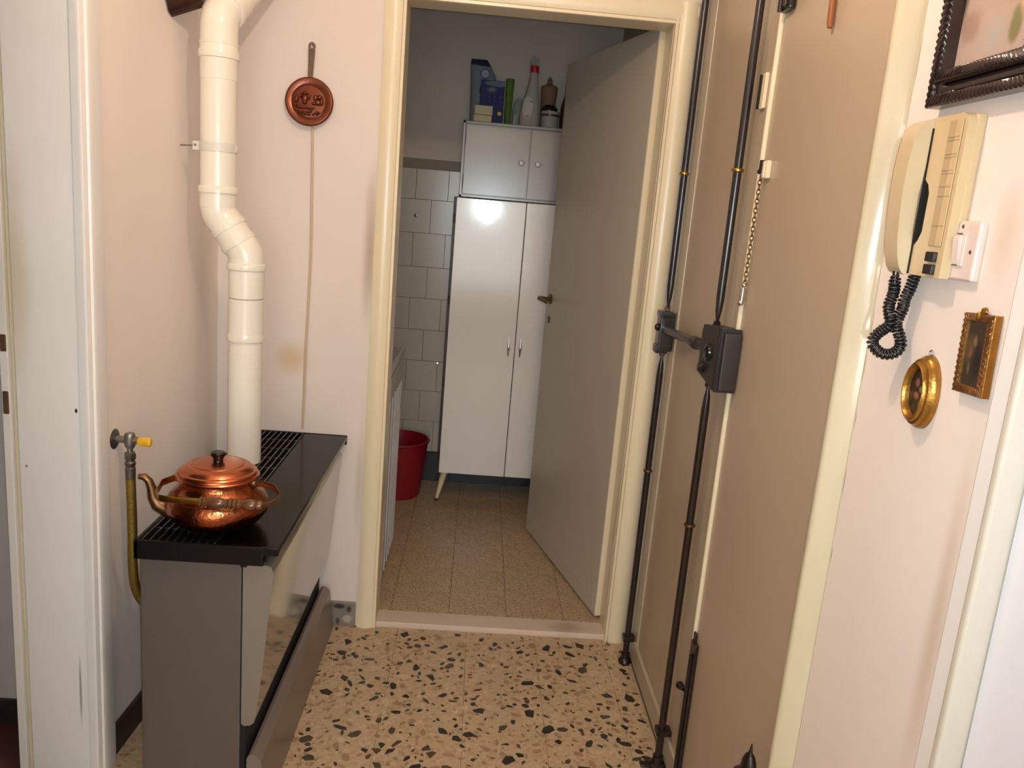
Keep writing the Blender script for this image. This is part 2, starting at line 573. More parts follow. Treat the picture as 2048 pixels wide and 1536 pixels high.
# kitchen floor
KF = struct('floor', MB().box((-1.0, 2.80, -0.10), (0.75, YK, ZK-0.003)), M_joint, origin=O0,
            label='speckled beige tiled kitchen floor beyond the doorway', cat='floor')
KT = 0.22
ktile = None
for ix in range(-4, 3):
    for iy in range(0, 8):
        x0, y0 = -0.025+KT*ix, 2.793+KT*iy
        xa, xb = max(x0, -0.99), min(x0+KT, 0.628)
        ya, yb = max(y0, 2.835), min(y0+KT, YK-0.002)
        if xb-xa < 0.01 or yb-ya < 0.01:
            continue
        full = (xb-xa) > KT-1e-4 and (yb-ya) > KT-1e-4
        if full and ktile is not None:
            t = bpy.data.objects.new('floor_tile', ktile)
            COL.objects.link(t)
            t.parent = KF
            t.location = (x0, y0, 0)
        else:
            t = obj('floor_tile', MB().box((xa+0.0008, ya+0.0008, ZK-0.012), (xb-0.0008, yb-0.0008, ZK), 0.0006, 1), M_kfloor, KF, origin=(x0, y0, 0))
            if full:
                ktile = t.data
struct('trim_1', MB().box((-0.345, 2.742, -0.02), (0.60, 2.834, 0.020), 0.004), M_marble, origin=O0,
       label='pale marble threshold step between hall and kitchen', cat='threshold')

# walls round the hall
struct('wall_back', MB().box((XL-0.15, YB, 0), (-0.345, 2.85, HC)).box((0.60, YB, 0), (0.80, 2.85, HC))
       .box((-0.345, YB, 2.20), (0.60, 2.85, HC)), M_wall_back, origin=O0,
       label='white plaster wall with the kitchen doorway and copper pan', cat='wall')
struct('wall_left', MB().prism([(XL-0.15, 1.955, 0), (XL, 1.955, 0), (XL+0.034, YB, 0), (XL-0.15, YB, 0)], (0, 0, HC)).box((XL-0.15, -3.0, 0), (XL, 0.98, HC))
       .box((XL-0.15, 0.98, 2.16), (XL, 1.955, HC)), M_wall_left, origin=O0,
       label='white plaster side wall behind the heater and gas tap', cat='wall')
struct('wall_right', MB().box((XR, 0.90, 0), (XR+0.12, 1.30, HC)).box((XR, -3.0, 0), (XR+0.12, 0.02, HC))
       .box((XR, 0.02, 2.16), (XR+0.12, 0.90, HC)).box((XR, 1.30, 2.42), (XR+0.12, YB, HC)), M_wall_right, origin=O0,
       label='white plaster wall with the intercom and small pictures', cat='wall')
struct('wall_front', MB().box((-1.05, -3.12, 0), (0.80, -3.0, HC)), M_wall_plain, origin=O0, label='plain hall wall behind the photographer', cat='wall')
struct('ceiling', MB().box((-3.2, -3.12, HC), (0.95, 4.5, HC+0.1)), M_ceil, origin=O0, label='plain white ceiling', cat='ceiling')
# kitchen walls
KW = struct('wall_kitchen_back', MB().box((-1.10, YK, 0), (0.80, YK+0.1, HC)), M_kwall, origin=O0,
            label='grey-white far kitchen wall, tiled below', cat='wall')
struct('wall_kitchen_right', MB().box((0.632, 2.852, 0), (0.75, YK-0.001, HC)), M_kwall, origin=O0, label='shaded kitchen side wall behind the open door', cat='wall')
struct('wall_kitchen_left', MB().box((-1.10, 2.852, 0), (-1.0, YK-0.001, HC)), M_kwall, origin=O0, label='kitchen side wall behind the washing machine', cat='wall')
obj('painted_band', MB().box((-1.0, YK-0.004, 1.702), (0.63, YK+0.01, 1.752), 0.001, 1), M_kband, KW, origin=O0)
obj('tile_bed', MB().box((-1.0, YK-0.003, 0.02), (0.63, YK+0.01, 1.703)), M_grout, KW, origin=O0)
TW = 0.168
zrows = [0.188, 0.361, 0.530, 0.697, 0.865, 1.034, 1.200, 1.376, 1.548, 1.702]
wtile = {}
for r in range(len(zrows)-1):
    z0, z1 = zrows[r], zrows[r+1]
    off = -0.364 if r % 2 == 0 else -0.280
    for k in range(-4, 7):
        xa, xb = off+TW*k, off+TW*(k+1)
        xa, xb = max(xa, -0.995), min(xb, 0.625)
        if xb-xa < 0.02:
            continue
        key = (round(xb-xa, 3), round(z1-z0, 3))
        loc = V((xa, YK-0.003+random.uniform(-0.0006, 0.0004), z0))
        if key in wtile:
            t = bpy.data.objects.new('wall_tile', wtile[key])
            COL.objects.link(t)
            t.parent = KW
            t.location = loc
        else:
            t = obj('wall_tile', MB().box((xa+0.0009, loc.y-0.005, z0+0.0009), (xb-0.0009, loc.y+0.002, z1-0.0009), 0.0007, 1), M_tile, KW, origin=loc)
            wtile[key] = t.data
obj('hole_plug', MB().lathe([(0, 0.004), (0.008, 0.003), (0.010, 0)], (-0.358, YK-0.0075, 1.463), (0, -1, 0), 6), M_darkwood, KW, origin=O0)
obj('wall_hook', MB().cyl((-0.195, YK-0.007, 0.69), (-0.195, YK-0.022, 0.692), 0.004, seg=8), M_chrome, KW, origin=O0)
BK = struct('baseboard_kitchen', MB().box((-1.0, YK-0.006, 0.02), (0.63, YK-0.003, 0.188)), M_grout, origin=O0,
            label='black tile baseboard along the far kitchen wall', cat='baseboard')
bt = None
for k in range(-7, 4):
    xa = 0.07+0.16*k
    xb = min(xa+0.16, 0.63)
    xa = max(xa, -1.0)
    if bt is not None and xb-xa > 0.159:
        t = bpy.data.objects.new('black_tile', bt)
        COL.objects.link(t)
        t.parent = BK
        t.location = (xa, 0, 0)
    else:
        t = obj('black_tile', MB().box((xa+0.0008, YK-0.013, 0.0205), (xb-0.0008, YK-0.005, 0.187), 0.001, 1), M_blacktile, BK, origin=(xa, 0, 0))
        if xb-xa > 0.159:
            bt = t.data
struct('baseboard_back', MB().box((-0.50, YB-0.010, 0), (-0.362, YB+0.005, 0.094), 0.002, 1), M_greymarble, origin=O0,
       label='short grey veined marble baseboard left of the kitchen door', cat='baseboard')
struct('baseboard_left', MB().prism([(XL-0.004, 1.966, 0), (XL+0.011, 1.966, 0), (XL+0.044, YB, 0), (XL+0.028, YB, 0)], (0, 0, 0.085)), M_darkskirt, origin=O0,
       label='dark baseboard low behind the gas heater', cat='baseboard')

# room beyond the left doorway (only a sliver shows)
struct('wall_left_room', MB().box((-3.1, 2.10, 0), (-1.052, 2.2, HC)).box((-3.2, -3.1, 0), (-3.1, 2.2, HC)), M_wall_plain, origin=O0,
       label='dim grey wall of the room beyond the left doorway', cat='wall')
struct('floor', MB().box((-3.1, -3.0, -0.1), (-1.02, 2.10, 0.0)), M_redfloor, origin=O0,
       label='dark red floor of the room beyond the left doorway', cat='floor')
struct('baseboard_left_room', MB().box((-3.1, 2.088, 0), (-1.052, 2.10, 0.07)), M_darkskirt, origin=O0,
       label='dark baseboard in the room beyond the left doorway', cat='baseboard')

# ------------------------------------------------------------------ left door frame (reveal faces the camera)
LF = struct('trim_2', MB().box((-1.062, 1.890, 0), (-0.912, 1.955, 2.16), 0.002, 1), M_creamL, origin=O0,
            label='white painted jamb of the left doorway with rusty strike plate', cat='door frame')
# architrave on the hall side: a rounded band with a bead at the reveal
prof = [(-0.9005, 1.9645), (-0.886, 1.9635), (-0.880, 1.957), (-0.8785, 1.935), (-0.880, 1.912), (-0.884, 1.903), (-0.889, 1.9005),
        (-0.8885, 1.896), (-0.892, 1.886), (-0.899, 1.884), (-0.914, 1.8865), (-0.914, 1.955)]
obj('architrave', MB().prism([(x, y, 0.0) for x, y in prof], (0, 0, 2.22)), M_creamL, LF, origin=O0)
obj('door_stop', MB().box((-1.078, 1.905, 0), (-1.060, 1.97, 2.16), 0.002, 1), M_cream, LF, origin=O0)
obj('outer_lip', MB().box((-1.098, 1.893, 0), (-1.078, 1.97, 2.16), 0.003, 2), M_creamL, LF, origin=O0)
for z0, z1 in ((1.115, 1.155), (0.965, 1.02)):
    obj('strike_plate', MB().box((-1.094, 1.8905, z0), (-1.0805, 1.8945, z1), 0.0015, 1), M_rust, LF, origin=O0)

# ------------------------------------------------------------------ kitchen door frame
def archi(name, pts, ext, parent, material=M_cream):
    return obj(name, MB().prism(pts, ext), material, parent, origin=O0)
KFm = struct('trim_3', MB().box((-0.345, 2.742, 0), (-0.288, 2.856, 2.20), 0.002, 1).box((0.556, 2.742, 0), (0.60, 2.856, 2.20), 0.002, 1)
             .box((-0.345, 2.742, 2.148), (0.60, 2.856, 2.20), 0.002, 1), M_cream, origin=O0,
             label='cream gloss frame round the kitchen doorway', cat='door frame')
def bow(x0, x1, y, h, n=8):
    """bull-nosed section between x0 and x1 standing h proud of y, with a quirk bead at the x1 side"""
    w = x1-x0
    s = 1 if w > 0 else -1
    pts = [(x0, y)]
    xm = x1-s*0.013
    for i in range(n+1):
        t = i/n
        pts.append((x0+(xm-x0)*t, y-h*(0.45+0.55*math.sin(PI*(0.12+0.76*t)))))
    pts.append((xm+s*0.0015, y-h*0.42))
    pts.append((xm+s*0.003, y-h*0.42))
    pts.append((xm+s*0.004, y-h*0.66))
    pts.append((x1-s*0.002, y-h*0.66))
    pts.append((x1, y-h*0.5))
    pts.append((x1, y))
    return pts
archi('architrave', [(x, y, 0.0) for x, y in bow(-0.356, -0.287, YB+0.002, 0.020)], (0, 0, 2.215), KFm)
archi('architrave', [(x, y, 0.0) for x, y in bow(0.628, 0.557, YB+0.002, 0.024)], (0, 0, 2.215), KFm)
# head: the same section laid along x
archi('architrave', [(-0.356, y, 2.147+(-0.287-x)) for x, y in bow(-0.356, -0.287, YB+0.002, 0.019)], (0.984, 0, 0), KFm)

# ------------------------------------------------------------------ kitchen door, open into the kitchen
P0 = V((0.535, 2.862, 0))
dd = V((-0.2560, 0.9667, 0))
tt = V((0.9667, 0.2560, 0))     # thickness goes to the wall side
zz = V((0, 0, 1))
LW = 0.872
KD = struct('door_1', MB().obox(P0, dd, tt, zz, (0, 0, 0.030), (LW, 0.036, 2.165), 0.002, 1), M_kdoor, origin=O0,
            label='taupe painted flush kitchen door standing open', cat='door')
obj('edge_strip', MB().obox(P0, dd, tt, zz, (-0.0022, 0.002, 0.032), (-0.0002, 0.034, 2.160), 0.0004, 1), M_cream, KD, origin=O0)
kp = MB().obox(P0, dd, tt, zz, (0.028, -0.0016, 0.034), (LW-0.028, 0.0006, 0.104), 0.0015, 1)
obj('kick_plate', kp, M_kdoor, KD, origin=O0)
hp = P0+dd*(LW-0.055)
M_dbrass = mat('dark_brass', S(120, 94, 54), 0.35, metal=0.8, var=0.2, scale=60)
obj('door_handle', MB().cyl(hp+zz*1.155, hp+zz*1.155-tt*0.006, 0.023, seg=20, bev=0.002)
    .tube([hp+zz*1.155-tt*0.004, hp+zz*1.155-tt*0.030, hp+zz*1.155-tt*0.050], [0.008, 0.009, 0.012], 12)
    .tube([hp+zz*1.155-tt*0.050+dd*0.012, hp+zz*1.153-tt*0.052-dd*0.03, hp+zz*1.150-tt*0.050-dd*0.085], [0.011, 0.010, 0.008], 10), M_dbrass, KD, origin=O0)
obj('keyhole_escutcheon', MB().lathe([(0, 0.004), (0.014, 0.004), (0.018, 0.0)], hp+zz*1.062, -tt, 20, sx=0.8, sy=1.0, xdir=dd), M_dbrass, KD, origin=O0)
for z in (0.35, 1.85):
    obj('hinge', MB().cyl(P0+zz*z+tt*0.040-dd*0.006, P0+zz*(z+0.09)+tt*0.040-dd*0.006, 0.006, seg=10), M_oldsteel, KD, origin=O0)

# ------------------------------------------------------------------ entrance double door on the right
EF = struct('trim_4', MB().prism([(XR+0.06, 1.280, 0), (XR-0.0002, 1.280, 0), (XR-0.0000, 1.2840, 0), (XR-0.0041, 1.2853, 0), (XR-0.0083, 1.2869, 0), (XR-0.0124, 1.2886, 0), (XR-0.0165, 1.2906, 0), (XR-0.0206, 1.2928, 0), (XR-0.0248, 1.2951, 0), (XR-0.0289, 1.2977, 0), (XR-0.0330, 1.3005, 0), (XR-0.0345, 1.3050, 0), (XR-0.034, 1.311, 0), (XR-0.029, 1.3145, 0), (XR-0.018, 1.316, 0), (XR+0.06, 1.316, 0)], (0, 0, 2.41)), mat('aged_cream_gloss', S(206, 192, 162), 0.12, coat=0.9, var=0.04, scale=5, bump=0.04, bscale=45, stretch=(1, 1, 0.25)), origin=O0,
            label='cream bull-nosed frame post between entrance door and intercom wall', cat='door frame')
obj('door_head', MB().box((XR-0.004, 1.318, 2.345), (XR+0.06, YB-0.03, 2.42), 0.004, 2), M_cream, EF, origin=O0)
obj('frame_post', MB().box((XR-0.004, 2.640, 0), (XR+0.06, YB-0.026, 2.345), 0.003, 2), M_estile, EF, origin=O0)
D2 = struct('door_2', MB().box((XR+0.010, 1.942, 0.012), (XR+0.045, 2.638, 2.342), 0.002, 1), M_edoor, origin=O0,
            label='narrow taupe leaf of the entrance door between the security bars', cat='door')
obj('stile', MB().box((XR+0.003, 1.944, 0.014), (XR+0.0105, 2.022, 2.340), 0.003, 2), M_estile, D2, origin=O0)
obj('stile', MB().box((XR+0.003, 2.556, 0.014), (XR+0.0105, 2.636, 2.340), 0.003, 2), M_estile, D2, origin=O0)
obj('kick_board', MB().box((XR-0.004, 1.946, 0.014), (XR+0.0105, 2.600, 0.088), 0.004, 2), M_estile, D2, origin=O0)
obj('astragal', MB().lathe([(0, 0), (0.0075, 0), (0.0075, 2.32), (0, 2.32)], (XR+0.001, 1.938, 0.016), (0, 0, 1), 12), M_cream, D2, origin=O0)
D3 = struct('door_3', MB().box((XR+0.002, 1.322, 0.012), (XR+0.043, 1.928, 2.342), 0.002, 1), M_edoor, origin=O0,
            label='wide taupe main leaf of the entrance door beside the intercom wall', cat='door')
obj('kick_board', MB().box((XR-0.006, 1.326, 0.014), (XR+0.0025, 1.905, 0.078), 0.003, 2), M_estile, D3, origin=O0)

# door frame near the right edge of the picture
RF = struct('trim_5', MB().box((XR-0.016, 0.890, 0), (XR+0.02, 0.926, 2.20), 0.004, 2), M_creamL, origin=O0,
            label='off-white architrave at the right edge of the picture', cat='door frame')
obj('bead', MB().box((XR-0.020, 0.878, 0), (XR+0.03, 0.893, 2.20), 0.005, 3), mat('dull_cream_bead', S(206, 196, 180), 0.5, var=0.04), RF, origin=O0)
D4 = struct('door_4', MB().box((XR+0.012, 0.03, 0.01), (XR+0.05, 0.876, 2.14), 0.002, 1), M_door4, origin=O0,
            label='white door at the right edge beyond its architrave', cat='door')

# ------------------------------------------------------------------ gas heater
HX0, HX1 = -0.742, -0.505
HY0, HY1 = 1.788, 2.725
gh = thing('gas_heater', (-0.58, 2.25, 0), 'taupe gas wall heater with black slatted top standing by the left wall', 'heater')
obj('casing', MB().box((HX0, HY0, 0.004), (HX1, HY1, 0.684), 0.006, 2), M_taupe, gh)
# slanted glossy front cover
fc = MB()
sec = [(HX1+0.003, 0.672), (-0.447, 0.672), (-0.437, 0.668), (-0.431, 0.655), (-0.453, 0.40), (-0.466, 0.275), (-0.471, 0.256), (-0.480, 0.248), (-0.495, 0.246), (HX1+0.003, 0.252)]
fc.prism([(x, HY0-0.002, z) for x, z in sec], (0, HY1-HY0-0.005, 0))
fc.bevel_all(0.004, 2, 50)
obj('front_cover', fc, M_taupe_gloss, gh, ang=30)
# dark inside seen under the cover
obj('burner_grille', MB().box((HX1, HY0+0.004, 0.02), (HX1+0.012, HY1-0.01, 0.25)), M_dark, gh)
kk = MB()
sec = [(-0.488, 0.152), (-0.483, 0.163), (-0.474, 0.166), (-0.462, 0.160), (-0.452, 0.148), (-0.436, 0.006), (-0.455, 0.004), (-0.488, 0.06)]
kk.prism([(x, HY0+0.000, z) for x, z in sec], (0, HY1-HY0-0.02, 0))
kk.bevel_all(0.003, 2, 45)
obj('kick_panel', kk, M_kick, gh, ang=30)
obj('gap_line', MB().box((HX1-0.0002, HY0-0.0005, 0.25), (HX1+0.0032, HY0+0.02, 0.676)), M_dark, gh)
# black top: rim, solid slab on the right, grille on the left
TX0, TX1, TY0, TY1, TZ = -0.747, -0.418, 1.770, 2.736, 0.722
rim = MB()
rim.box((TX0, TY0, 0.676), (TX0+0.010, TY1, TZ), 0.002, 1)
rim.box((TX0, TY0, 0.676), (-0.452, TY0+0.010, TZ), 0.002, 1)
rim.box((-0.455, TY0, 0.703), (TX1, TY0+0.010, TZ), 0.002, 1)
rim.box((TX0, TY1-0.012, 0.69), (TX1, TY1, TZ), 0.002, 1)
rim.box((-0.455, TY0+0.010, 0.684), (-0.447, TY1-0.012, 0.705))
obj('top_rim', rim, M_black, gh)
obj('top_slab', MB().box((-0.562, TY0+0.0105, 0.704), (TX1, TY1-0.0125, TZ-0.001), 0.003, 2), M_slab, gh)
obj('grille_well', MB().box((TX0+0.010, TY0+0.012, 0.676), (-0.562, TY1-0.012, 0.690)), M_dark, gh)
gb = MB().box((-0.7345, TY0+0.011, 0.706), (-0.7295, TY1-0.013, TZ), 0.001, 1)
bar = obj('grille_bar', gb, M_grille, gh)
for k in range(1, 10):
    dup(bar, gh, (0.0183*k, 0, 0))
cb_ = obj('grille_cross_bar', MB().box((TX0+0.010, 1.862, 0.698), (-0.563, 1.870, 0.7155)), M_grille, gh)
for k in range(1, 9):
    dup(cb_, gh, (0, 0.098*k, 0))
obj('control_lid', MB().box((-0.598, 1.792, 0.7225), (-0.566, 1.848, 0.7245), 0.0006, 1), M_slab, gh)
obj('cover_clip', MB().box((HX1-0.004, HY0-0.004, 0.664), (HX1+0.012, HY0+0.02, 0.676), 0.002, 1), M_blackplastic, gh)

# ------------------------------------------------------------------ flue pipe
PY = 2.385
xu, xl = -0.755, -0.672
fp = thing('flue_pipe', (xl, PY, 0.71), 'cream enamelled flue pipe with an offset bend rising from the heater', 'pipe')
R_ = 0.0485
def arc_path():
    """centre line of the offset bend, from low pipe to high pipe"""
    z0, z1 = 1.325, 1.478
    pts = []
    n = 9
    ang = math.radians(47)
    # lower bend: centre on the left of the lower pipe
    rr = 0.062
    for i in range(n+1):
        a = ang*i/n
        pts.append(V((xl-rr*(1-math.cos(a)), PY, z0+rr*math.sin(a))))
    ex, ez = pts[-1].x, pts[-1].z
    up = []
    for i in range(n+1):
        a = ang*(1-i/n)
        up.append(V((xu+rr*(1-math.cos(a)), PY, z1-rr*math.sin(a))))
    return pts, up
lo_b, up_b = arc_path()
obj('pipe_section', MB().tube([(xl, PY, 0.7225), (xl, PY, 1.062)], R_, 36), M_pipe, fp)
obj('pipe_coupling', MB().lathe([(R_-.002, 0), (R_+0.0035, 0.0), (R_+0.0045, 0.004), (R_+0.0045, 0.018), (R_+0.001, 0.024), (R_+0.001, 0.12), (R_-0.001, 0.122), (R_-0.001, 0.125), (R_+0.001, 0.127),
                                 (R_+0.001, 0.205), (R_-0.002, 0.206)], (xl, PY, 1.094), (0, 0, 1), 36), M_pipe, fp)
obj('pipe_section', MB().tube([(xl, PY, 1.05), (xl, PY, 1.31)], R_-0.001, 36), M_pipe, fp)
obj('collar_ring', MB().lathe([(R_-.002, 0), (R_+0.004, 0), (R_+0.0055, 0.003), (R_+0.0055, 0.015), (R_+0.003, 0.019), (R_-.002, 0.021)], (xl, PY, 1.300), (0, 0, 1), 36), M_pipe, fp)
bend = [V((xl, PY, 1.312))]+lo_b+up_b+[V((xu, PY, 1.50))]
obj('offset_bend', MB().tube(bend, R_, 36), M_pipe, fp)
# two raised rings on the slanting middle of the bend
dm = (up_b[0]-lo_b[-1]).normalized()
for f in (0.1, 0.75):
    p = lo_b[-1].lerp(up_b[0], f)
    obj('collar_ring', MB().lathe([(R_-.002, -0.009), (R_+0.0022, -0.009), (R_+0.003, -0.006), (R_+0.003, 0.006), (R_+0.0022, 0.009), (R_-.002, 0.009)], p, dm, 36), M_pipe, fp)
obj('collar_ring', MB().lathe([(R_-.002, -0.04), (R_+0.001, -0.04), (R_+0.001, 0), (R_+0.005, 0.0), (R_+0.0055, 0.003), (R_+0.0055, 0.014), (R_+0.003, 0.018), (R_-.002, 0.02)], (xu, PY, 1.510), (0, 0, 1), 36), M_pipe, fp)
obj('pipe_section', MB().tube([(xu, PY, 1.49), (xu, PY, 1.93)], R_, 36), M_pipe, fp)
obj('collar_ring', MB().lathe([(R_-.002, -0.055), (R_+0.0012, -0.055), (R_+0.0012, -0.001), (R_+0.005, 0), (R_+0.006, 0.003), (R_+0.006, 0.017), (R_+0.003, 0.021), (R_+0.002, 0.034), (R_+0.0035, 0.036), (R_+0.0035, 0.041), (R_-.002, 0.043)],
                                (xu, PY, 1.868), (0, 0, 1), 36), M_pipe, fp)
el = [V((xu, PY, 1.905))]
rc = 0.068
hd = V((0.30, 0.954, 0))
for i in range(11):
    a = math.radians(55)*i/10
    el.append(V((xu, PY, 1.950))+hd*(rc*(1-math.cos(a)))+V((0, 0, rc*math.sin(a))))
obj('top_elbow', MB().tube(el, R_+0.0015, 36), M_pipe, fp)
ep = el[-1]
ed = (el[-1]-el[-2]).normalized()
obj('top_section', MB().tube([ep-ed*0.02, ep+ed*0.42], R_, 32), M_pipe, fp)
obj('collar_ring', MB().lathe([(R_-.002, 0), (R_+0.009, 0), (R_+0.011, 0.003), (R_+0.011, 0.012), (R_+0.006, 0.016), (R_+0.006, 0.06), (R_-.002, 0.062)], ep-ed*0.012, ed, 36), M_pipe, fp)
# wall clamp
cl = obj('wall_clamp', MB().lathe([(R_-.001, 0), (R_+0.0022, 0), (R_+0.0022, 0.024), (R_-.001, 0.024)], (xu, PY, 1.622), (0, 0, 1), 36)
         .box((xu-R_-0.020, PY-0.010, 1.622), (xu-R_, PY-0.006, 1.647), 0.0015, 1)
         .box((xu+R_, PY-0.008, 1.624), (xu+R_+0.004, PY+0.004, 1.645), 0.001, 1), M_clampw, fp)
obj('clamp_screw', MB().cyl((xu-R_-0.012, PY-0.0135, 1.636), (xu-R_-0.012, PY+0.02, 1.636), 0.0035, seg=10)
    .tube([(xu-R_-0.020, PY-0.004, 1.634), (XL+0.0345, PY+0.016, 1.633)], 0.0022, 8), M_steel, cl)

# ------------------------------------------------------------------ kettle
KX, KY, KZ = -0.597, 1.900, 0.7265
kt = thing('kettle', (KX, KY, KZ), 'round copper kettle with turned wooden handle standing on the heater grille', 'kettle')
body = [(0, 0), (0.070, 0), (0.086, 0.004), (0.104, 0.016), (0.117, 0.034), (0.1205, 0.050), (0.117, 0.066), (0.107, 0.080), (0.096, 0.090), (0.0875, 0.098), (0.0845, 0.108), (0.0845, 0.118), (0.083, 0.119), (0, 0.119)]
obj('body', MB().lathe(body, (KX, KY, KZ), (0, 0, 1), 64), M_copper, kt)
lid = [(0.080, 0.115), (0.089, 0.115), (0.0935, 0.1165), (0.0970, 0.1195), (0.0975, 0.1225), (0.0950, 0.1255), (0.0915, 0.1265), (0.0910, 0.1290), (0.0920, 0.1315), (0.0895, 0.1345), (0.085, 0.1365), (0.081, 0.1410), (0.075, 0.1460), (0.068, 0.1490), (0.062, 0.1500), (0.0605, 0.1490), (0.059, 0.1505), (0.042, 0.1535), (0.018, 0.1555), (0, 0.1555)]
ld = obj('lid', MB().lathe(lid, (KX, KY, KZ), (0, 0, 1), 64), M_copperlid, kt, ang=22)
obj('lid_knob', MB().lathe([(0, 0.154), (0.013, 0.154), (0.0115, 0.158), (0.012, 0.163), (0.0175, 0.171), (0.018, 0.176), (0.015, 0.179), (0, 0.1795)], (KX, KY, KZ), (0, 0, 1), 28), M_blackplastic, ld)
sd = V((-0.985, -0.17, 0)).normalized()
kc = V((KX, KY, KZ))
sp = [kc+sd*0.095+zz*0.030, kc+sd*0.118+zz*0.034, kc+sd*0.138+zz*0.044, kc+sd*0.148+zz*0.064, kc+sd*0.151+zz*0.086, kc+sd*0.157+zz*0.103, kc+sd*0.167+zz*0.113, kc+sd*0.180+zz*0.114]
obj('spout', MB().tube(sp, [0.024, 0.021, 0.0165, 0.0130, 0.0110, 0.0095, 0.0085, 0.0062], 20), M_bronze, kt)
obj('spout_flange', MB().lathe([(0, 0), (0.027, 0), (0.023, 0.008), (0, 0.010)], kc+sd*0.100+zz*0.033, (sd+zz*0.1), 24), M_bronze, kt)
# handle folded down to the front: flat brass strap and turned grip
hz = KZ+0.098
yf = KY-0.126
hl, hr = KX-0.108, KX+0.168
strap = [V((KX-0.087, KY+0.005, KZ+0.106)), V((KX-0.104, KY-0.010, KZ+0.107)), V((hl-0.010, KY-0.04, KZ+0.106)), V((hl-0.002, yf+0.030, hz+0.004)), V((hl+0.014, yf+0.006, hz+0.001)), V((hl+0.050, yf, hz)), V((KX+0.010, yf, hz))]
strap2 = [V((KX+0.087, KY-0.005, KZ+0.106)), V((KX+0.112, KY-0.014, KZ+0.110)), V((KX+0.146, KY-0.040, KZ+0.112)), V((hr, yf+0.045, KZ+0.106)), V((hr-0.003, yf+0.020, hz+0.004)), V((hr-0.026, yf+0.002, hz)), V((KX+0.125, yf, hz))]
obj('handle_strap', MB().tube(strap, 0.0085, 10, squash=(0.28, 1.0)), M_brass, kt)
obj('handle_strap', MB().tube(strap2, 0.0085, 10, squash=(0.28, 1.0)), M_bronze, kt)
for s, st in ((-1, strap), (1, strap2)):
    obj('handle_lug', MB().ball(st[0], (0.010, 0.010, 0.013), 12, 8), M_bronze, kt)
gx0, gx1 = KX-0.002, KX+0.140
gp = []
L = gx1-gx0
shape = [(0, .0), (0.010, 0), (0.0125, .02), (0.0125, .05), (0.009, .065), (0.0125, .08), (0.0125, .105), (0.008, .125), (0.0115, .18), (0.0135, .25), (0.0135, .32), (0.0105, .38), (0.0085, .40), (0.0115, .415), (0.0115, .445), (0.0085, .46),
         (0.0125, .48), (0.0125, .515), (0.0085, .53), (0.0125, .55), (0.0125, .585), (0.0085, .60), (0.0115, .62), (0.0115, .65), (0.0085, .67), (0.0115, .72), (0.013, .79), (0.012, .86), (0.0085, .90), (0.011, .92), (0.011, .97), (0.008, 1.0), (0, 1.0)]
obj('handle_grip', MB().lathe([(r, h*L) for r, h in shape], (gx0, yf, hz), (1, 0, 0), 24), M_wood, kt)

# ------------------------------------------------------------------ gas tap and hose
gt = thing('gas_tap', (XL, 2.03, 0.80), 'wall gas tap with yellow lever and brass braided hose beside the heater', 'tap')
ty, tz = 2.028, 0.879
obj('wall_flange', MB().lathe([(0, 0.007), (0.014, 0.007), (0.018, 0.0065), (0.027, 0.003), (0.030, 0.0)], (XL, ty, tz), (1, 0, 0), 32), M_oldsteel, gt)
obj('valve_body', MB().cyl((XL+0.004, ty, tz), (XL+0.060, ty, tz-0.001), 0.0095, seg=18, bev=0.001)
    .lathe([(0, 0), (0.010, 0), (0.0125, 0.004), (0.0135, 0.012), (0.0135, 0.028), (0.0125, 0.036), (0.010, 0.039), (0, 0.039)], (XL+0.040, ty, tz-0.021), (0, 0, 1), 20)
    .cyl((XL+0.040, ty, tz-0.034), (XL+0.040, ty, tz-0.020), 0.0075, seg=16), M_steel, gt)
obj('lever', MB().tube([(XL+0.058, ty, tz-0.002), (XL+0.068, ty-0.001, tz-0.003), (XL+0.090, ty-0.002, tz-0.003), (XL+0.094, ty-0.002, tz-0.003)], [0.0085, 0.0115, 0.0125, 0.010], 8, squash=(0.8, 1.0)), M_yellow, gt)
obj('hose_nut', MB().lathe([(0, 0), (0.0125, 0), (0.0145, 0.003), (0.0145, 0.016), (0.0125, 0.019), (0, 0.019)], (XL+0.040, ty, tz-0.053), (0, 0, 1), 6), M_oldsteel, gt, ang=20)
obj('hose_ferrule', MB().lathe([(0, -0.052), (0.0125, -0.052), (0.0128, -0.022), (0.0112, -0.020), (0.0112, -0.016), (0.0135, -0.013), (0.0135, -0.007), (0.011, -0.004), (0.011, 0), (0, 0)], (XL+0.040, ty, tz-0.053), (0, 0, 1), 20), M_oldsteel, gt)
hz0 = tz-0.104
hose = [(XL+0.040, ty, hz0), (XL+0.041, ty+0.002, hz0-0.08), (XL+0.040, ty+0.006, hz0-0.16), (XL+0.037, ty+0.012, hz0-0.24), (XL+0.038, ty+0.022, hz0-0.31), (XL+0.048, ty+0.034, hz0-0.355), (XL+0.070, ty+0.046, hz0-0.385), (XL+0.100, ty+0.055, hz0-0.40), (XL+0.150, ty+0.060, hz0-0.405)]
def smooth_path(pts, n=6):
    pts = [V(p) for p in pts]
    out = []
    for i in range(len(pts)-1):
        p0, p1, p2, p3 = pts[max(i-1, 0)], pts[i], pts[i+1], pts[min(i+2, len(pts)-1)]
        for k in range(n):
            t = k/n
            out.append(0.5*((2*p1)+(p2-p0)*t+(2*p0-5*p1+4*p2-p3)*t*t+(3*p1-p0-3*p2+p3)*t**3))
    out.append(pts[-1])
    return out
hp_ = smooth_path(hose, 26)
obj('braided_hose', MB().tube(hp_, [0.0118+0.0007*(i % 2) for i in range(len(hp_))], 20), M_hosebraid, gt, ang=80)

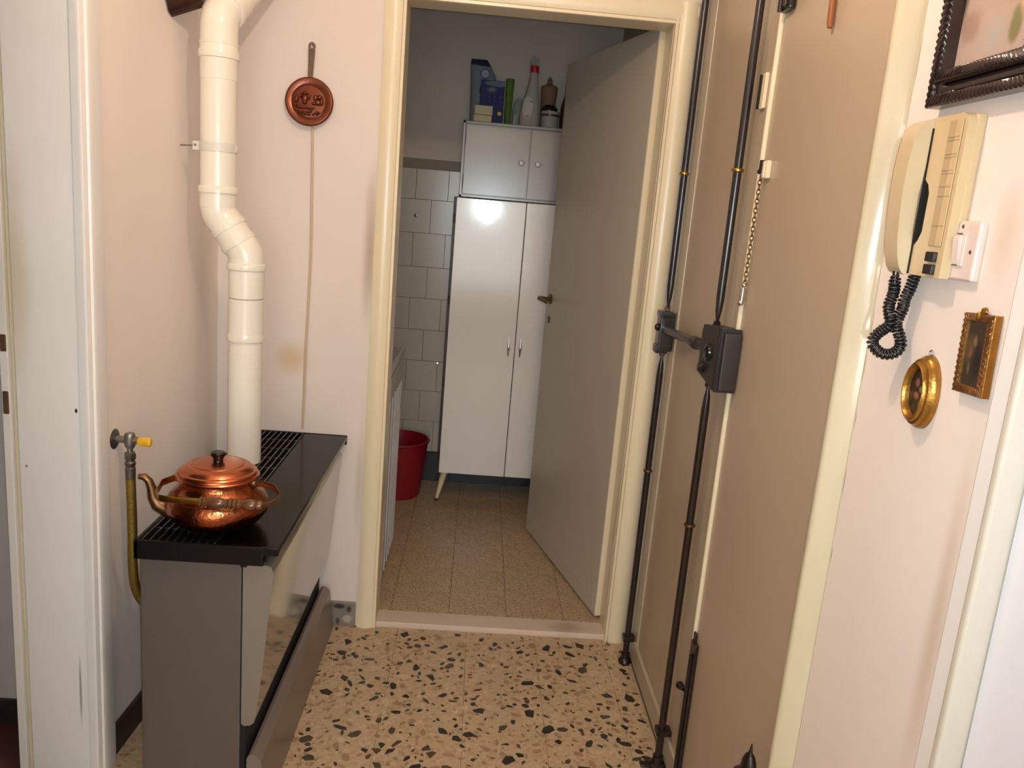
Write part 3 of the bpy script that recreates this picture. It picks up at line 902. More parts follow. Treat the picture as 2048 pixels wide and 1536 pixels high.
# ------------------------------------------------------------------ copper pan on the wall, cable
pn = thing('copper_pan', (-0.580, YB, 1.735), 'small embossed copper frying pan hanging on the white wall', 'pan')
pc = V((-0.5795, YB-0.004, 1.8115))
pa = V((0.05, -1, 0.10)).normalized()
px_ = V((1, 0.05, 0)).normalized()
ux = (px_-pa*px_.dot(pa)).normalized()
uz = pa.cross(ux)
if uz.z < 0:
    uz = -uz
obj('pan_body', MB().lathe([(0, 0.0), (0.069, 0.0), (0.0735, 0.003), (0.0755, 0.012), (0.0755, 0.017), (0.073, 0.021), (0.069, 0.0225), (0.056, 0.0195), (0.054, 0.0185), (0.052, 0.0192), (0.030, 0.021), (0, 0.0215)], pc, pa, 56, xdir=ux), M_copperdark, pn)
rl = MB()
def rp(u, w, h=0.0205):
    return pc+ux*u+uz*w+pa*h
def rball(u, w, ru, rw, h=0.009):
    n0 = set(rl.bm.verts)
    rl.ball((0, 0, 0), (ru, rw, h), 12, 8)
    for v in rl.bm.verts:
        if v not in n0:
            q = v.co.copy()
            v.co = rp(u, w)+ux*q.x+uz*q.y+pa*q.z
for u, w, a, b in ((-0.013, 0.008, 0.011, 0.014), (-0.013, -0.004, 0.008, 0.008), (-0.013, 0.022, 0.012, 0.004), (-0.013, 0.027, 0.005, 0.004), (0.001, 0.012, 0.003, 0.010), (-0.026, 0.014, 0.004, 0.007),
                   (-0.039, 0.004, 0.007, 0.014), (-0.040, -0.013, 0.006, 0.006), (0.020, 0.012, 0.008, 0.010), (0.033, 0.014, 0.010, 0.008), (0.028, -0.002, 0.012, 0.010), (0.040, 0.002, 0.006, 0.014), (0.016, -0.006, 0.008, 0.006),
                   (-0.020, -0.020, 0.022, 0.005), (0.004, -0.022, 0.016, 0.004), (-0.030, -0.016, 0.010, 0.004)):
    rball(u, w, a, b)
for i in range(26):
    u = random.uniform(-0.034, 0.036)
    w = -0.030-random.uniform(0, 0.012)
    if u*u+w*w < 0.047**2:
        rball(u, w, 0.0045, 0.0038, 0.007)
for i in range(60):
    a = 2*PI*i/60
    rball(0.0515*math.cos(a), 0.0515*math.sin(a), 0.0025, 0.0025, 0.003)
obj('embossed_relief', rl, M_copperdark, pn, ang=60)
hdl = MB()
hy = YB-0.0145
hdl.prism([(-0.5870, hy, 1.868), (-0.5865, hy, 1.880), (-0.5868, hy, 1.971), (-0.5662, hy, 1.971), (-0.5722, hy, 1.880), (-0.5720, hy, 1.868)], (0, 0.0032, 0))
hdl.lathe([(0.0050, 0.0), (0.0105, 0.0), (0.0108, 0.0006), (0.0108, 0.0028), (0.0105, 0.0032), (0.0050, 0.0032), (0.0050, 0.0)], (-0.5765, hy+0.0032, 1.979), (0, -1, 0), 32, sx=1.0, sy=1.25, xdir=(1, 0, 0))
obj('pan_handle', hdl, mat('brown_bronze_handle', S(112, 84, 58), 0.45, metal=0.2, var=0.2, scale=60), pn)
obj('pan_nail', MB().cyl((-0.5765, YB, 1.9835), (-0.5765, YB-0.017, 1.9845), 0.002, seg=8), M_steel, pn)
cp = smooth_path([(-0.570, YB-0.005, 1.74), (-0.568, YB-0.005, 1.68), (-0.5655, YB-0.005, 1.52), (-0.563, YB-0.005, 1.35), (-0.566, YB-0.005, 1.17), (-0.5705, YB-0.005, 1.00), (-0.571, YB-0.005, 0.86), (-0.573, YB-0.005, 0.735)], 8)
tag(obj('cable', MB().tube(cp, 0.0042, 8), M_cable), 'thin beige cable running down the wall from copper pan to heater', 'cable')

# dark wooden bracket at the top of the left wall
wb = MB()
wb.prism([(XL+0.0215, 2.29, 2.16), (XL+0.0215, 2.33, 2.010), (XL+0.0215, 2.355, 1.972), (XL+0.0215, 2.380, 1.963), (XL+0.0215, 2.41, 1.982), (XL+0.0215, 2.425, 2.03), (XL+0.0215, 2.425, 2.16)], (0.088, 0.0, 0.0))
for v in wb.bm.verts:
    if v.co.x > XL+0.06:
        v.co.z += 0.035 if v.co.z < 2.05 else 0
        v.co.y += 0.004
wb.bevel_all(0.010, 3, 25)
tag(obj('wall_bracket', wb, M_darkwood), 'dark brown glossy wooden bracket high on the left wall beside the pipe', 'bracket')

# ------------------------------------------------------------------ security bars
def ring_at(name, p, parent, mt, r=0.0145, hgt=0.010):
    return obj(name, MB().lathe([(0.0105, -hgt*0.5), (r, -hgt*0.35), (r+0.0008, 0), (r, hgt*0.35), (0.0105, hgt*0.5)], p, (0, 0, 1), 20), mt, parent)
def rod(parent, name, x, y, z0, z1, tip, material, r=0.0105):
    """straight bar whose end 'tip' ('lo' or 'hi') tapers to a neck"""
    if tip == 'lo':
        pts = [(z0, 0.003), (z0+0.012, 0.0045), (z0+0.035, 0.0085), (z0+0.070, r), (z1, r)]
    else:
        pts = [(z0, r), (z1-0.070, r), (z1-0.035, 0.0085), (z1-0.012, 0.0045), (z1, 0.003)]
    return obj(name, MB().tube([(x, y, z) for z, _ in pts], [q for _, q in pts], 18), material, parent)
RX1, RY1 = 0.613, 2.600
s1 = thing('security_bar', (RX1, RY1, 0), 'black vertical security bar next to the kitchen door frame', 'security bar')
rod(s1, 'upper_rod', RX1, RY1, 1.262, 2.335, 'lo', M_rod)
rod(s1, 'lower_rod', RX1, RY1, 0.030, 1.112, 'hi', M_rodlow)
ring_at('collar_ring', (RX1, RY1, 1.686), s1, M_brass)
ring_at('collar_ring', (RX1, RY1, 0.712), s1, M_bronze)
hs = obj('bolt_housing', MB().box((RX1-0.024, RY1-0.028, 1.125), (RX1+0.022, RY1+0.030, 1.250), 0.004, 2)
         .box((RX1-0.028, RY1-0.030, 1.235), (RX1+0.014, RY1+0.024, 1.255), 0.003, 2)
         .box((RX1-0.030, RY1-0.026, 1.118), (RX1+0.010, RY1+0.020, 1.145), 0.003, 2)
         .ball((RX1-0.027, RY1, 1.200), (0.009, 0.012, 0.012), 12, 8), M_rod, s1)
for z in (1.263, 1.113):
    obj('neck_hook', MB().torus((RX1, RY1, z), (0, 1, 0), 0.007, 0.0032, 16, 6), M_bronze, s1)
lk = [V((RX1-0.004, RY1-0.028, 1.196)), V((RX1-0.002, RY1-0.12, 1.200)), V((RX1-0.001, 2.255, 1.211)), V((RX1-0.001, 2.235, 1.212))]
obj('cross_bolt', MB().tube(lk, 0.0135, 16), M_rodlow, s1)
obj('bolt_end', MB().cyl((RX1-0.001, 2.236, 1.212), (RX1-0.001, 2.20, 1.213), 0.0175, seg=18, bev=0.003)
    .cyl((RX1-0.001, 2.20, 1.213), (RX1, 2.090, 1.215), 0.0125, seg=16), M_locklight, s1)
obj('floor_guide', MB().box((RX1-0.018, RY1-0.018, 0.083), (RX1+0.024, RY1+0.018, 0.103), 0.004, 2), M_rodlow, s1)
obj('floor_socket', MB().lathe([(0, 0), (0.024, 0), (0.022, 0.008), (0.016, 0.014), (0.015, 0.034), (0, 0.034)], (RX1, RY1, 0.0012), (0, 0, 1), 18), M_rodlow, s1)
RX2, RY2 = 0.613, 2.045
s2 = thing('security_bar', (RX2, RY2, 0), 'black vertical security bar with brown lock box on the entrance door', 'security bar')
rod(s2, 'upper_rod', RX2, RY2, 1.288, 2.335, 'lo', M_rod)
rod(s2, 'lower_rod', RX2, RY2, 0.030, 1.132, 'hi', M_rodlow)
ring_at('collar_ring', (RX2, RY2, 1.672), s2, M_brass)
ring_at('collar_ring', (RX2, RY2, 0.742), s2, M_bronze)
lb = MB().prism([(0.585, 1.905, 1.140), (0.585, 2.060, 1.160), (0.585, 2.068, 1.176), (0.585, 2.068, 1.270), (0.585, 2.058, 1.286), (0.585, 1.905, 1.296)], (0.050, 0, 0))
lb.bevel_all(0.005, 2, 30)
bx = obj('lock_box', lb, M_lockbox, s2)
obj('side_cover', MB().box((0.592, 1.893, 1.146), (0.634, 1.9055, 1.288), 0.004, 2), M_locklight, s2)
obj('bevel_strip', MB().box((0.580, 1.905, 1.144), (0.586, 1.930, 1.292), 0.002, 1), M_lockbox, s2)
obj('key_cylinder', MB().lathe([(0, 0.004), (0.012, 0.004), (0.014, 0.007), (0.020, 0.006), (0.022, 0.0), (0.022, -0.004)], (0.585, 1.990, 1.224), (-1, 0, 0), 24)
    .box((0.578, 1.988, 1.216), (0.5825, 1.992, 1.232), 0.001, 1), M_blackplastic, bx)
obj('lock_knob', MB().lathe([(0, 0.012), (0.008, 0.012), (0.011, 0.009), (0.012, 0.004), (0.016, 0.0), (0.016, -0.004)], (0.585, 2.030, 1.178), (-1, 0, 0), 20), M_blackplastic, bx)
for z in (1.290, 1.131):
    obj('neck_hook', MB().torus((RX2, RY2, z), (0, 1, 0), 0.007, 0.0032, 16, 6), M_rodlow, s2)
obj('floor_guide', MB().box((RX2-0.018, RY2-0.018, 0.105), (RX2+0.026, RY2+0.018, 0.124), 0.004, 2).torus((RX2, RY2, 0.114), (0, 0, 1), 0.015, 0.004, 18, 6), M_rodlow, s2)
obj('floor_socket', MB().lathe([(0, 0), (0.028, 0), (0.026, 0.007), (0.016, 0.012), (0.015, 0.034), (0, 0.034)], (RX2, RY2, 0.0012), (0, 0, 1), 18).box((RX2-0.05, RY2-0.013, 0.0012), (RX2-0.01, RY2+0.012, 0.008), 0.002, 1), M_rodlow, s2)

# door chain
dc = thing('door_chain', (XR, 1.93, 1.36), 'brass door chain hanging from its bracket on the main entrance leaf', 'chain')
obj('keeper_plate', MB().box((XR-0.006, 1.978, 1.812), (XR+0.0035, 2.014, 1.893), 0.002, 1), M_cream, dc)
obj('keeper_slot', MB().box((XR-0.0115, 1.999, 1.812), (XR-0.0062, 2.006, 1.890), 0.001, 1), M_dark, dc)
obj('chain_bracket', MB().box((XR-0.009, 1.872, 1.648), (XR+0.0025, 1.905, 1.688), 0.002, 1).box((XR-0.0125, 1.882, 1.65), (XR-0.0085, 1.890, 1.686), 0.001, 1), M_cream, dc)
obj('bracket_lug', MB().box((XR-0.014, 1.906, 1.660), (XR+0.002, 1.912, 1.690), 0.001, 1).ball((XR-0.010, 1.914, 1.664), 0.006, 10, 8), M_blackbrown, dc)
lp0, lp1 = V((XR-0.010, 1.903, 1.655)), V((XR-0.008, 1.914, 1.402))
NL = 24
link_me = None
for i in range(NL):
    p = lp0.lerp(lp1, (i+0.5)/NL)
    if link_me is None:
        mbl = MB().torus((0, 0, 0), (1, 0, 0), 0.0062, 0.0014, 14, 6, sx=0.80, sy=1.15, xdir=(0, 1, 0))
        l0 = obj('chain_link', mbl, M_chain, dc, origin=O0)
        link_me = l0
        l = l0
    else:
        l = link_me.copy()
        COL.objects.link(l)
        l.parent = dc
    l.location = p-V(dc.location)
    l.rotation_euler = (random.uniform(-0.1, 0.1), 0, 0.55 if i % 2 else -0.55)
obj('chain_slide', MB().cyl((XR-0.009, 1.918, 1.362), (XR-0.009, 1.917, 1.396), 0.0066, seg=14, bev=0.002).ball((XR-0.010, 1.918, 1.360), 0.0075, 12, 8).ball((XR-0.008, 1.9155, 1.402), 0.006, 12, 8), M_chrome, dc)

# dark surface bolt at the foot of the main leaf
sb = thing('surface_bolt', (XR, 1.925, 0.02), 'tall dark brown surface bolt with knob at the foot of entrance door', 'bolt')
obj('bolt_plate', MB().box((XR-0.010, 1.894, 0.018), (XR+0.0015, 1.934, 0.470), 0.004, 2).box((XR-0.006, 1.914, 0.465), (XR+0.001, 1.934, 0.492), 0.003, 2), M_rodlow, sb)
obj('bolt_slide', MB().tube([(XR-0.013, 1.903, 0.03), (XR-0.013, 1.903, 0.44)], 0.006, 12), M_blackbrown, sb)
obj('bolt_knob', MB().lathe([(0, 0.030), (0.008, 0.030), (0.0115, 0.024), (0.009, 0.013), (0.005, 0.004), (0.005, 0)], (XR-0.010, 1.934, 0.318), (-0.25, 0.97, -0.05), 16), M_blackbrown, sb)
obj('screw', MB().ball((XR-0.010, 1.924, 0.205), (0.002, 0.0045, 0.0045), 10, 6), M_oldsteel, sb)
# dark fitting at the top of the leaf
tb = MB().box((XR-0.016, 1.860, 2.005), (XR+0.0015, 1.918, 2.16), 0.006, 2).tube([(XR-0.018, 1.905, 2.006), (XR-0.018, 1.905, 2.15)], 0.007, 12).tube([(XR-0.018, 1.873, 2.012), (XR-0.018, 1.873, 2.15)], 0.007, 12)
tag(obj('top_bolt', tb, M_blackbrown), 'black bolt fitting at the top edge of the main entrance leaf', 'bolt')
tag(obj('wooden_peg', MB().tube([(XR-0.007, 1.632, 1.918), (XR-0.007, 1.633, 1.926), (XR-0.0075, 1.648, 2.12)], [0.0045, 0.0065, 0.0068], 12), mat('reddish_brown_wood', S(150, 84, 44), 0.4, var=0.15, scale=40)),
    'thin reddish brown wooden stick hanging on the upper entrance door', 'stick')
# dark figurine shape at the bottom edge
fg = MB()
FX, FY = 0.575, 1.335
fg.lathe([(0, 0.0000), (0.040, 0.0000), (0.042, 0.0115), (0.030, 0.0343), (0.022, 0.1145), (0.026, 0.2519), (0.036, 0.3779), (0.040, 0.4580), (0.037, 0.4924), (0.026, 0.5175), (0.0165, 0.5290), (0.014, 0.5382), (0.0125, 0.5519), (0.0085, 0.5633), (0.0035, 0.5691), (0.001, 0.5885), (0, 0.5897)], (FX, FY, 0.0), (0, 0, 1), 28, sx=1.0, sy=1.35)
tag(obj('figurine', fg, M_blackbrown), 'dark brown pointed ornament at the bottom edge before the entrance door', 'ornament')

# ------------------------------------------------------------------ intercom
ic = thing('intercom', (XR, 1.10, 1.487), 'ivory wall intercom handset with black coiled cord', 'intercom')
ib = MB().box((0.6222, 1.0705, 1.4885), (XR, 1.19, 1.7015), 0.003, 2)
obj('base_back', ib, M_intercom, ic)
# front shell with a hollow for the fingers on the handset side
out = [(1.070, 1.488), (1.150, 1.488), (1.150, 1.528), (1.141, 1.536), (1.134, 1.548), (1.1335, 1.60), (1.139, 1.612), (1.150, 1.620), (1.150, 1.702), (1.082, 1.702), (1.074, 1.698), (1.070, 1.690)]
fs = MB().prism([(0.610, y, z) for y, z in out], (0.0125, 0, 0))
fs.bevel_all(0.003, 2, 40)
obj('base_front', fs, M_intercom, ic)
obj('gap_shade_plate', MB().box((0.6078, 1.1492, 1.489), (0.6219, 1.1508, 1.688)), M_dark, ic)  # near-black plate added as the shade between handset and base
obj('hollow_shade_block', MB().box((0.6150, 1.1345, 1.529), (0.6221, 1.1500, 1.619)), M_dark, ic)  # near-black block fills the hollow in place of its shade
# label strip with faint rules
obj('label_strip', MB().box((0.6086, 1.078, 1.530), (0.6102, 1.110, 1.694), 0.0005, 1), M_labelstrip, ic)
obj('label_strip_edge', MB().box((0.6082, 1.078, 1.530), (0.6104, 1.0930, 1.694), 0.0005, 1), M_intercom, ic)
for z in (1.672, 1.668, 1.650, 1.646, 1.629, 1.625, 1.608, 1.5955, 1.5565):
    obj('label_rule', MB().box((0.6079, 1.080, z), (0.6090, 1.108, z+0.0006)), M_labelline, ic)
for z in (1.5155, 1.4985):
    obj('push_button', MB().box((0.6045, 1.083, z-0.0068), (0.6108, 1.105, z+0.0068), 0.0015, 2), M_blackplastic, ic)
# handset: side profile (x, z) swept across its width
so = [(0.612, 1.702), (0.598, 1.697), (0.5885, 1.689), (0.5845, 1.665), (0.582, 1.637), (0.5815, 1.605), (0.583, 1.570), (0.586, 1.535), (0.590, 1.512), (0.595, 1.497), (0.601, 1.4885), (0.606, 1.4865)]
si = [(0.608, 1.492), (0.6085, 1.52), (0.6055, 1.55), (0.605, 1.60), (0.6075, 1.63), (0.612, 1.660), (0.616, 1.695)]
hm = MB().prism([(x, 1.151, z) for x, z in so+si], (0, 0.037, 0))
hm.bevel_all(0.005, 3, 60)
obj('handset', hm, M_handset, ic, ang=45)
# coiled cord: from handset down, twisted, loop, up to base
cpth = smooth_path([(0.600, 1.166, 1.487), (0.601, 1.164, 1.468), (0.603, 1.168, 1.455), (0.600, 1.168, 1.440), (0.601, 1.162, 1.425), (0.603, 1.160, 1.413), (0.597, 1.170, 1.402), (0.591, 1.177, 1.390), (0.592, 1.178, 1.378), (0.603, 1.168, 1.368), (0.615, 1.158, 1.372),
                    (0.620, 1.153, 1.384), (0.617, 1.155, 1.398), (0.611, 1.158, 1.411), (0.613, 1.160, 1.424), (0.616, 1.158, 1.438), (0.615, 1.156, 1.452), (0.618, 1.152, 1.466), (0.621, 1.150, 1.490)], 10)
def helix(path, R, pitch, per=11):
    # resample by length and wind around
    out = []
    L = 0.0
    u = None
    ph = 0.0
    for i in range(len(path)-1):
        a, b = path[i], path[i+1]
        t = (b-a)
        seg = t.length
        t.normalize()
        if u is None:
            u = t.orthogonal().normalized()
        u = (u-t*u.dot(t)).normalized()
        w = t.cross(u)
        n = max(1, int(seg/pitch*per))
        for k in range(n):
            f = k/n
            c = a.lerp(b, f)
            ph2 = ph + 2*PI*seg*f/pitch
            rr = R*min(1.0, 0.25+(L+seg*f)/0.012)
            out.append(c+(u*math.cos(ph2)+w*math.sin(ph2))*rr)
        ph += 2*PI*seg/pitch
        L += seg
    return out
obj('coiled_cord', MB().tube(helix(cpth, 0.0068, 0.0050), 0.0021, 6), M_blackcoil, ic, ang=80)
obj('cord_boot', MB().tube([(0.600, 1.166, 1.490), (0.6005, 1.1645, 1.472)], [0.0045, 0.0038], 12), M_blackplastic, ic)

# light switch
sw = thing('light_switch', (XR, 1.060, 1.488), 'square white light switch with rocker beside the intercom', 'switch')
SWR = Matrix.Rotation(math.radians(2.5), 3, 'X')
obj('switch_plate', MB().box((XR-0.011, 1.022, 1.4885), (XR+0.001, 1.100, 1.5655), 0.004, 3), M_switch, sw)
obj('rocker_frame', MB().box((XR-0.0135, 1.046, 1.507), (XR-0.0105, 1.074, 1.549), 0.0012, 2), M_switch, sw)
obj('rocker', MB().prism([(XR-0.013, 1.053, 1.510), (XR-0.0145, 1.053, 1.512), (XR-0.0180, 1.053, 1.541), (XR-0.017, 1.053, 1.545), (XR-0.013, 1.053, 1.546)], (0, 0.013, 0)).bevel_all(0.001, 2, 30), M_switch, sw)
for y, z in ((1.060, 1.558), (1.034, 1.526), (1.089, 1.528)):
    obj('screw', MB().ball((XR-0.0105, y, z), (0.0018, 0.003, 0.003), 10, 6), M_oldsteel, sw)
for z in (1.5475, 1.5072):
    obj('rocker_slot', MB().box((XR-0.0140, 1.054, z), (XR-0.0130, 1.066, z+0.002)), M_oldsteel, sw)

# ------------------------------------------------------------------ pictures
def painting(name, base, blobs, var=0.1, scale=30):
    return mat(name, base, 0.35, var=var, scale=scale, blobs=blobs)
# large dark frame, top right
lp = thing('framed_picture', (XR, 1.07, 1.725), 'large dark ripple-moulded frame with pale painting at top right', 'picture')
FY0, FY1, FZ0, FZ1 = 0.936, 1.188, 1.7235, 2.06
fxx = 0.603
def frame_ring(parent, name, y0, y1, z0, z1, w, xa, xb, material, ripple=0.0, npl=0.009, bev=0.002):
    """four mitred rails between the outer rectangle and an inner one w further in, from x=xa (front) to xb (wall)"""
    mb = MB()
    cs = [(y0, z0), (y1, z0), (y1, z1), (y0, z1)]
    ci = [(y0+w, z0+w), (y1-w, z0+w), (y1-w, z1-w), (y0+w, z1-w)]
    for k in range(4):
        a, b, c, d = cs[k], cs[(k+1) % 4], ci[(k+1) % 4], ci[k]
        L = math.hypot(b[0]-a[0], b[1]-a[1])
        n = max(2, int(L/npl)*4) if ripple else 2
        rows = []
        for i in range(n+1):
            t = i/n
            o = (a[0]+(b[0]-a[0])*t, a[1]+(b[1]-a[1])*t)
            q = (d[0]+(c[0]-d[0])*t, d[1]+(c[1]-d[1])*t)
            h = ripple*math.sin(t*L/npl*2*PI) if ripple else 0
            m1 = (o[0]*0.8+q[0]*0.2, o[1]*0.8+q[1]*0.2)
            m2 = (o[0]*0.2+q[0]*0.8, o[1]*0.2+q[1]*0.8)
            rows.append([(xb, o[0], o[1]), (xa+0.003+h, o[0], o[1]), (xa+h, m1[0], m1[1]), (xa+h, m2[0], m2[1]), (xa+0.003+h, q[0], q[1]), (xb, q[0], q[1])])
        mb.rings(rows)
    return obj(name, mb, material, parent, ang=50)
frame_ring(lp, 'outer_moulding', FY0-0.004, FY1+0.004, FZ0-0.004, FZ1, 0.016, fxx+0.008, XR-0.0005, M_framewood, 0.0012)
frame_ring(lp, 'cove_moulding', FY0+0.0115, FY1-0.0115, FZ0+0.0115, FZ1-0.012, 0.014, fxx+0.014, XR-0.002, M_framewood)
frame_ring(lp, 'ripple_moulding', FY0+0.025, FY1-0.025, FZ0+0.025, FZ1-0.025, 0.014, fxx-0.002, XR-0.002, M_framewood, 0.0016)
ctr = V((XR-0.012, 1.08, 1.80))
M_pic1 = painting('pale_painting', S(188, 164, 150), [
    ((-0.0, 0.075, 0.05), (0.1, 0.022, 0.05), S(96, 74, 52), 0.9, 0.95),
    ((0, 0.045, 0.015), (0.1, 0.030, 0.030), S(160, 132, 116), 0.6, 0.8),
    ((0, -0.01, -0.005), (0.1, 0.040, 0.030), S(176, 168, 162), 0.9, 0.8),
    ((0, -0.052, 0.000), (0.1, 0.016, 0.030), S(120, 116, 66), 0.6, 0.9),
    ((0, -0.040, 0.050), (0.1, 0.020, 0.030), S(184, 110, 60), 0.7, 0.9),
    ((0, -0.058, 0.040), (0.1, 0.006, 0.035), S(222, 170, 110), 0.7, 0.8)], 0.06, 40)
obj('painting', MB().box((XR-0.014, FY0+0.036, FZ0+0.036), (XR-0.006, FY1-0.036, FZ1-0.036)), M_pic1, lp, origin=ctr)

# small gilt rectangular picture, slightly crooked
sp_ = thing('gilt_picture', (XR, 0.99, 1.347), 'small gilt rectangular frame with dark painting below the light switch', 'picture')
gy0, gy1, gz0, gz1 = 0.952, 1.014, 1.350, 1.452
g1 = frame_ring(sp_, 'gilt_moulding', gy0, gy1, gz0, gz1, 0.011, XR-0.0125, XR-0.0005, M_giltdark, 0.0008, 0.008)
g2 = obj('gilt_edge', MB().box((XR-0.0115, gy0-0.0015, gz0), (XR-0.001, gy0+0.002, gz1), 0.001, 1), M_gilt, sp_)
g3 = obj('gilt_slip', MB().box((XR-0.0118, gy0+0.009, gz0+0.0095), (XR-0.010, gy0+0.0115, gz1-0.0095)).box((XR-0.0118, gy1-0.0115, gz0+0.0095), (XR-0.010, gy1-0.009, gz1-0.0095))
         .box((XR-0.0118, gy0+0.009, gz0+0.0095), (XR-0.010, gy1-0.009, gz0+0.0115)), M_gilt, sp_)
M_pic2 = painting('dark_painting', S(52, 40, 28), [
    ((0, 0.010, 0.006), (0.1, 0.010, 0.026), S(98, 66, 40), 0.9, 0.8),
    ((0, 0.000, 0.016), (0.1, 0.006, 0.011), S(128, 96, 60), 0.8, 0.8),
    ((0, 0.006, 0.002), (0.1, 0.006, 0.010), S(122, 78, 44), 0.8, 0.8),
    ((0, -0.010, -0.008), (0.1, 0.011, 0.028), S(18, 15, 16), 0.6, 0.95),
    ((0, 0.006, -0.018), (0.1, 0.004, 0.012), S(128, 94, 56), 0.8, 0.6)], 0.2, 60)
g4 = obj('painting', MB().box((XR-0.0105, gy0+0.010, gz0+0.010), (XR-0.006, gy1-0.010, gz1-0.010)), M_pic2, sp_, origin=(XR-0.012, 0.983, 1.401))
g5 = obj('hanging_hook', MB().lathe([(0, 0.004), (0.005, 0.003), (0.006, 0)], (XR-0.004, 0.983, 1.455), (-1, 0, 0), 10).ball((XR-0.012, 0.983, 1.449), (0.003, 0.004, 0.006), 10, 6), M_brass, sp_)
sp_.rotation_euler = (math.radians(-2.6), 0, 0)

# oval gilt frame with flowers
ov = thing('oval_picture', (XR, 1.088, 1.277), 'small oval gilt frame with flowers, left of the rectangular gilt picture', 'picture')
oc = V((XR, 1.0895, 1.3295))
obj('oval_moulding', MB().lathe([(0.033, 0.010), (0.0345, 0.016), (0.0365, 0.0205), (0.039, 0.022), (0.0415, 0.0205), (0.0425, 0.017), (0.044, 0.0165), (0.0465, 0.0155), (0.0478, 0.0125), (0.0487, 0.0105), (0.0505, 0.009), (0.0520, 0.006), (0.0522, 0.0005), (0.033, 0.0005)],
                               oc, (-1, 0, 0), 56, sx=0.66, sy=1.0, xdir=(0, 1, 0)), M_gilt, ov)
M_pic3 = painting('flower_painting', S(40, 32, 24), [
    ((0, 0.004, 0.012), (0.1, 0.007, 0.008), S(150, 84, 62), 0.6, 0.8),
    ((0, -0.006, 0.004), (0.1, 0.005, 0.006), S(126, 116, 104), 0.6, 0.8),
    ((0, 0.002, -0.006), (0.1, 0.008, 0.007), S(160, 96, 70), 0.6, 0.8),
    ((0, -0.008, -0.016), (0.1, 0.006, 0.007), S(90, 92, 50), 0.6, 0.8),
    ((0, 0.006, -0.022), (0.1, 0.006, 0.006), S(56, 60, 40), 0.6, 0.8)], 0.3, 120)
obj('painting', MB().lathe([(0, 0.0125), (0.0345, 0.0125), (0.0345, 0.004), (0, 0.004)], oc, (-1, 0, 0), 40, sx=0.66, sy=1.0, xdir=(0, 1, 0)), M_pic3, ov, origin=oc+V((-0.0125, 0, 0)))
obj('hanging_hook', MB().torus((XR-0.004, 1.0895, 1.385), (1, 0, 0), 0.0038, 0.001, 14, 6), M_steel, ov)

# ------------------------------------------------------------------ kitchen: tall cabinet in two units
CY, CB = 4.015, 4.335
lc = thing('tall_cabinet', (0.2, 4.17, ZK), 'tall white kitchen cupboard on splayed tapered legs', 'cabinet')
obj('carcass', MB().box((-0.151, CY+0.003, 0.185), (0.551, CB, 1.574), 0.002, 1), M_cabdark, lc)
DZ0, DZ1 = 0.184, 1.571
for xa, xb, hx in ((-0.138, 0.1985, 0.168), (0.2015, 0.538, 0.226)):
    d = obj('cabinet_door', MB().box((xa, CY-0.016, DZ0), (xb, CY+0.002, DZ1), 0.003, 2), M_cabwhite, lc)
    obj('door_handle', MB().lathe([(0, 0), (0.003, 0.004), (0.0075, 0.045), (0.008, 0.050), (0.0065, 0.053), (0.0045, 0.075), (0.001, 0.098), (0, 0.099)], (hx, CY-0.024, 0.815), (0, 0, 1), 14)
        .box((hx-0.004, CY-0.022, 0.855), (hx+0.004, CY-0.0155, 0.872)), M_chrome, d)
for z in (1.47, 1.075, 0.66, 0.27):
    obj('hinge', MB().cyl((-0.141, CY-0.008, z-0.022), (-0.141, CY-0.008, z+0.022), 0.0055, seg=10), M_cabdark, lc)
lg = MB().tube([(-0.108, CY+0.040, 0.186), (-0.141, CY+0.012, 0.036)], [0.020, 0.0085], 18)
leg0 = obj('leg', lg, M_legcream, lc)
obj('leg_tip', MB().tube([(-0.141, CY+0.012, 0.036), (-0.143, CY+0.010, ZK)], [0.008, 0.0075], 14), M_cabdark, leg0)
obj('leg', MB().tube([(0.508, CY+0.040, 0.186), (0.541, CY+0.012, 0.024), (0.541, CY+0.012, ZK)], [0.020, 0.0085, 0.008], 18), M_legcream, lc)
obj('leg', MB().tube([(-0.108, CB-0.040, 0.186), (-0.135, CB-0.022, ZK)], [0.020, 0.0085], 18), M_legcream, lc)
obj('leg', MB().tube([(0.508, CB-0.040, 0.186), (0.535, CB-0.022, ZK)], [0.020, 0.0085], 18), M_legcream, lc)
uc = thing('upper_cabinet', (0.2, 4.17, 1.574), 'small white two-door cabinet stacked on the tall cupboard', 'cabinet')
ucm = MB()
ucm.box((-0.130, CY, 1.575), (0.530, CB-0.01, 1.587), 0.002, 1)
ucm.box((-0.130, CY, 1.914), (0.530, CB-0.01, 1.928), 0.002, 1)
ucm.box((-0.130, CY, 1.575), (-0.117, CB-0.01, 1.928), 0.002, 1)
ucm.box((0.517, CY, 1.575), (0.530, CB-0.01, 1.928), 0.002, 1)
ucm.box((-0.120, CY+0.02, 1.58), (0.520, CY+0.03, 1.92))
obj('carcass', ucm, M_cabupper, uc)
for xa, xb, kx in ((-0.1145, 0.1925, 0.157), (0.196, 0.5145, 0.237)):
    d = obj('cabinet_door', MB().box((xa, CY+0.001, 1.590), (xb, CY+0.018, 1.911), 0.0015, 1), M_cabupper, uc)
    obj('knob', MB().lathe([(0.006, 0), (0.006, 0.010), (0.0125, 0.014), (0.014, 0.020), (0.011, 0.026), (0, 0.0275)], (kx, CY+0.001, 1.754), (0, -1, 0), 20), M_knob, d)
for z in (1.65, 1.85):
    obj('hinge', MB().box((-0.1172, CY-0.001, z-0.03), (-0.1145, CY+0.004, z+0.03)), M_cabdark, uc)

# ------------------------------------------------------------------ things on top of the cabinet
TZc = 1.928
def sz(z):   # heights measured against the far wall, moved to the objects' depth
    return z
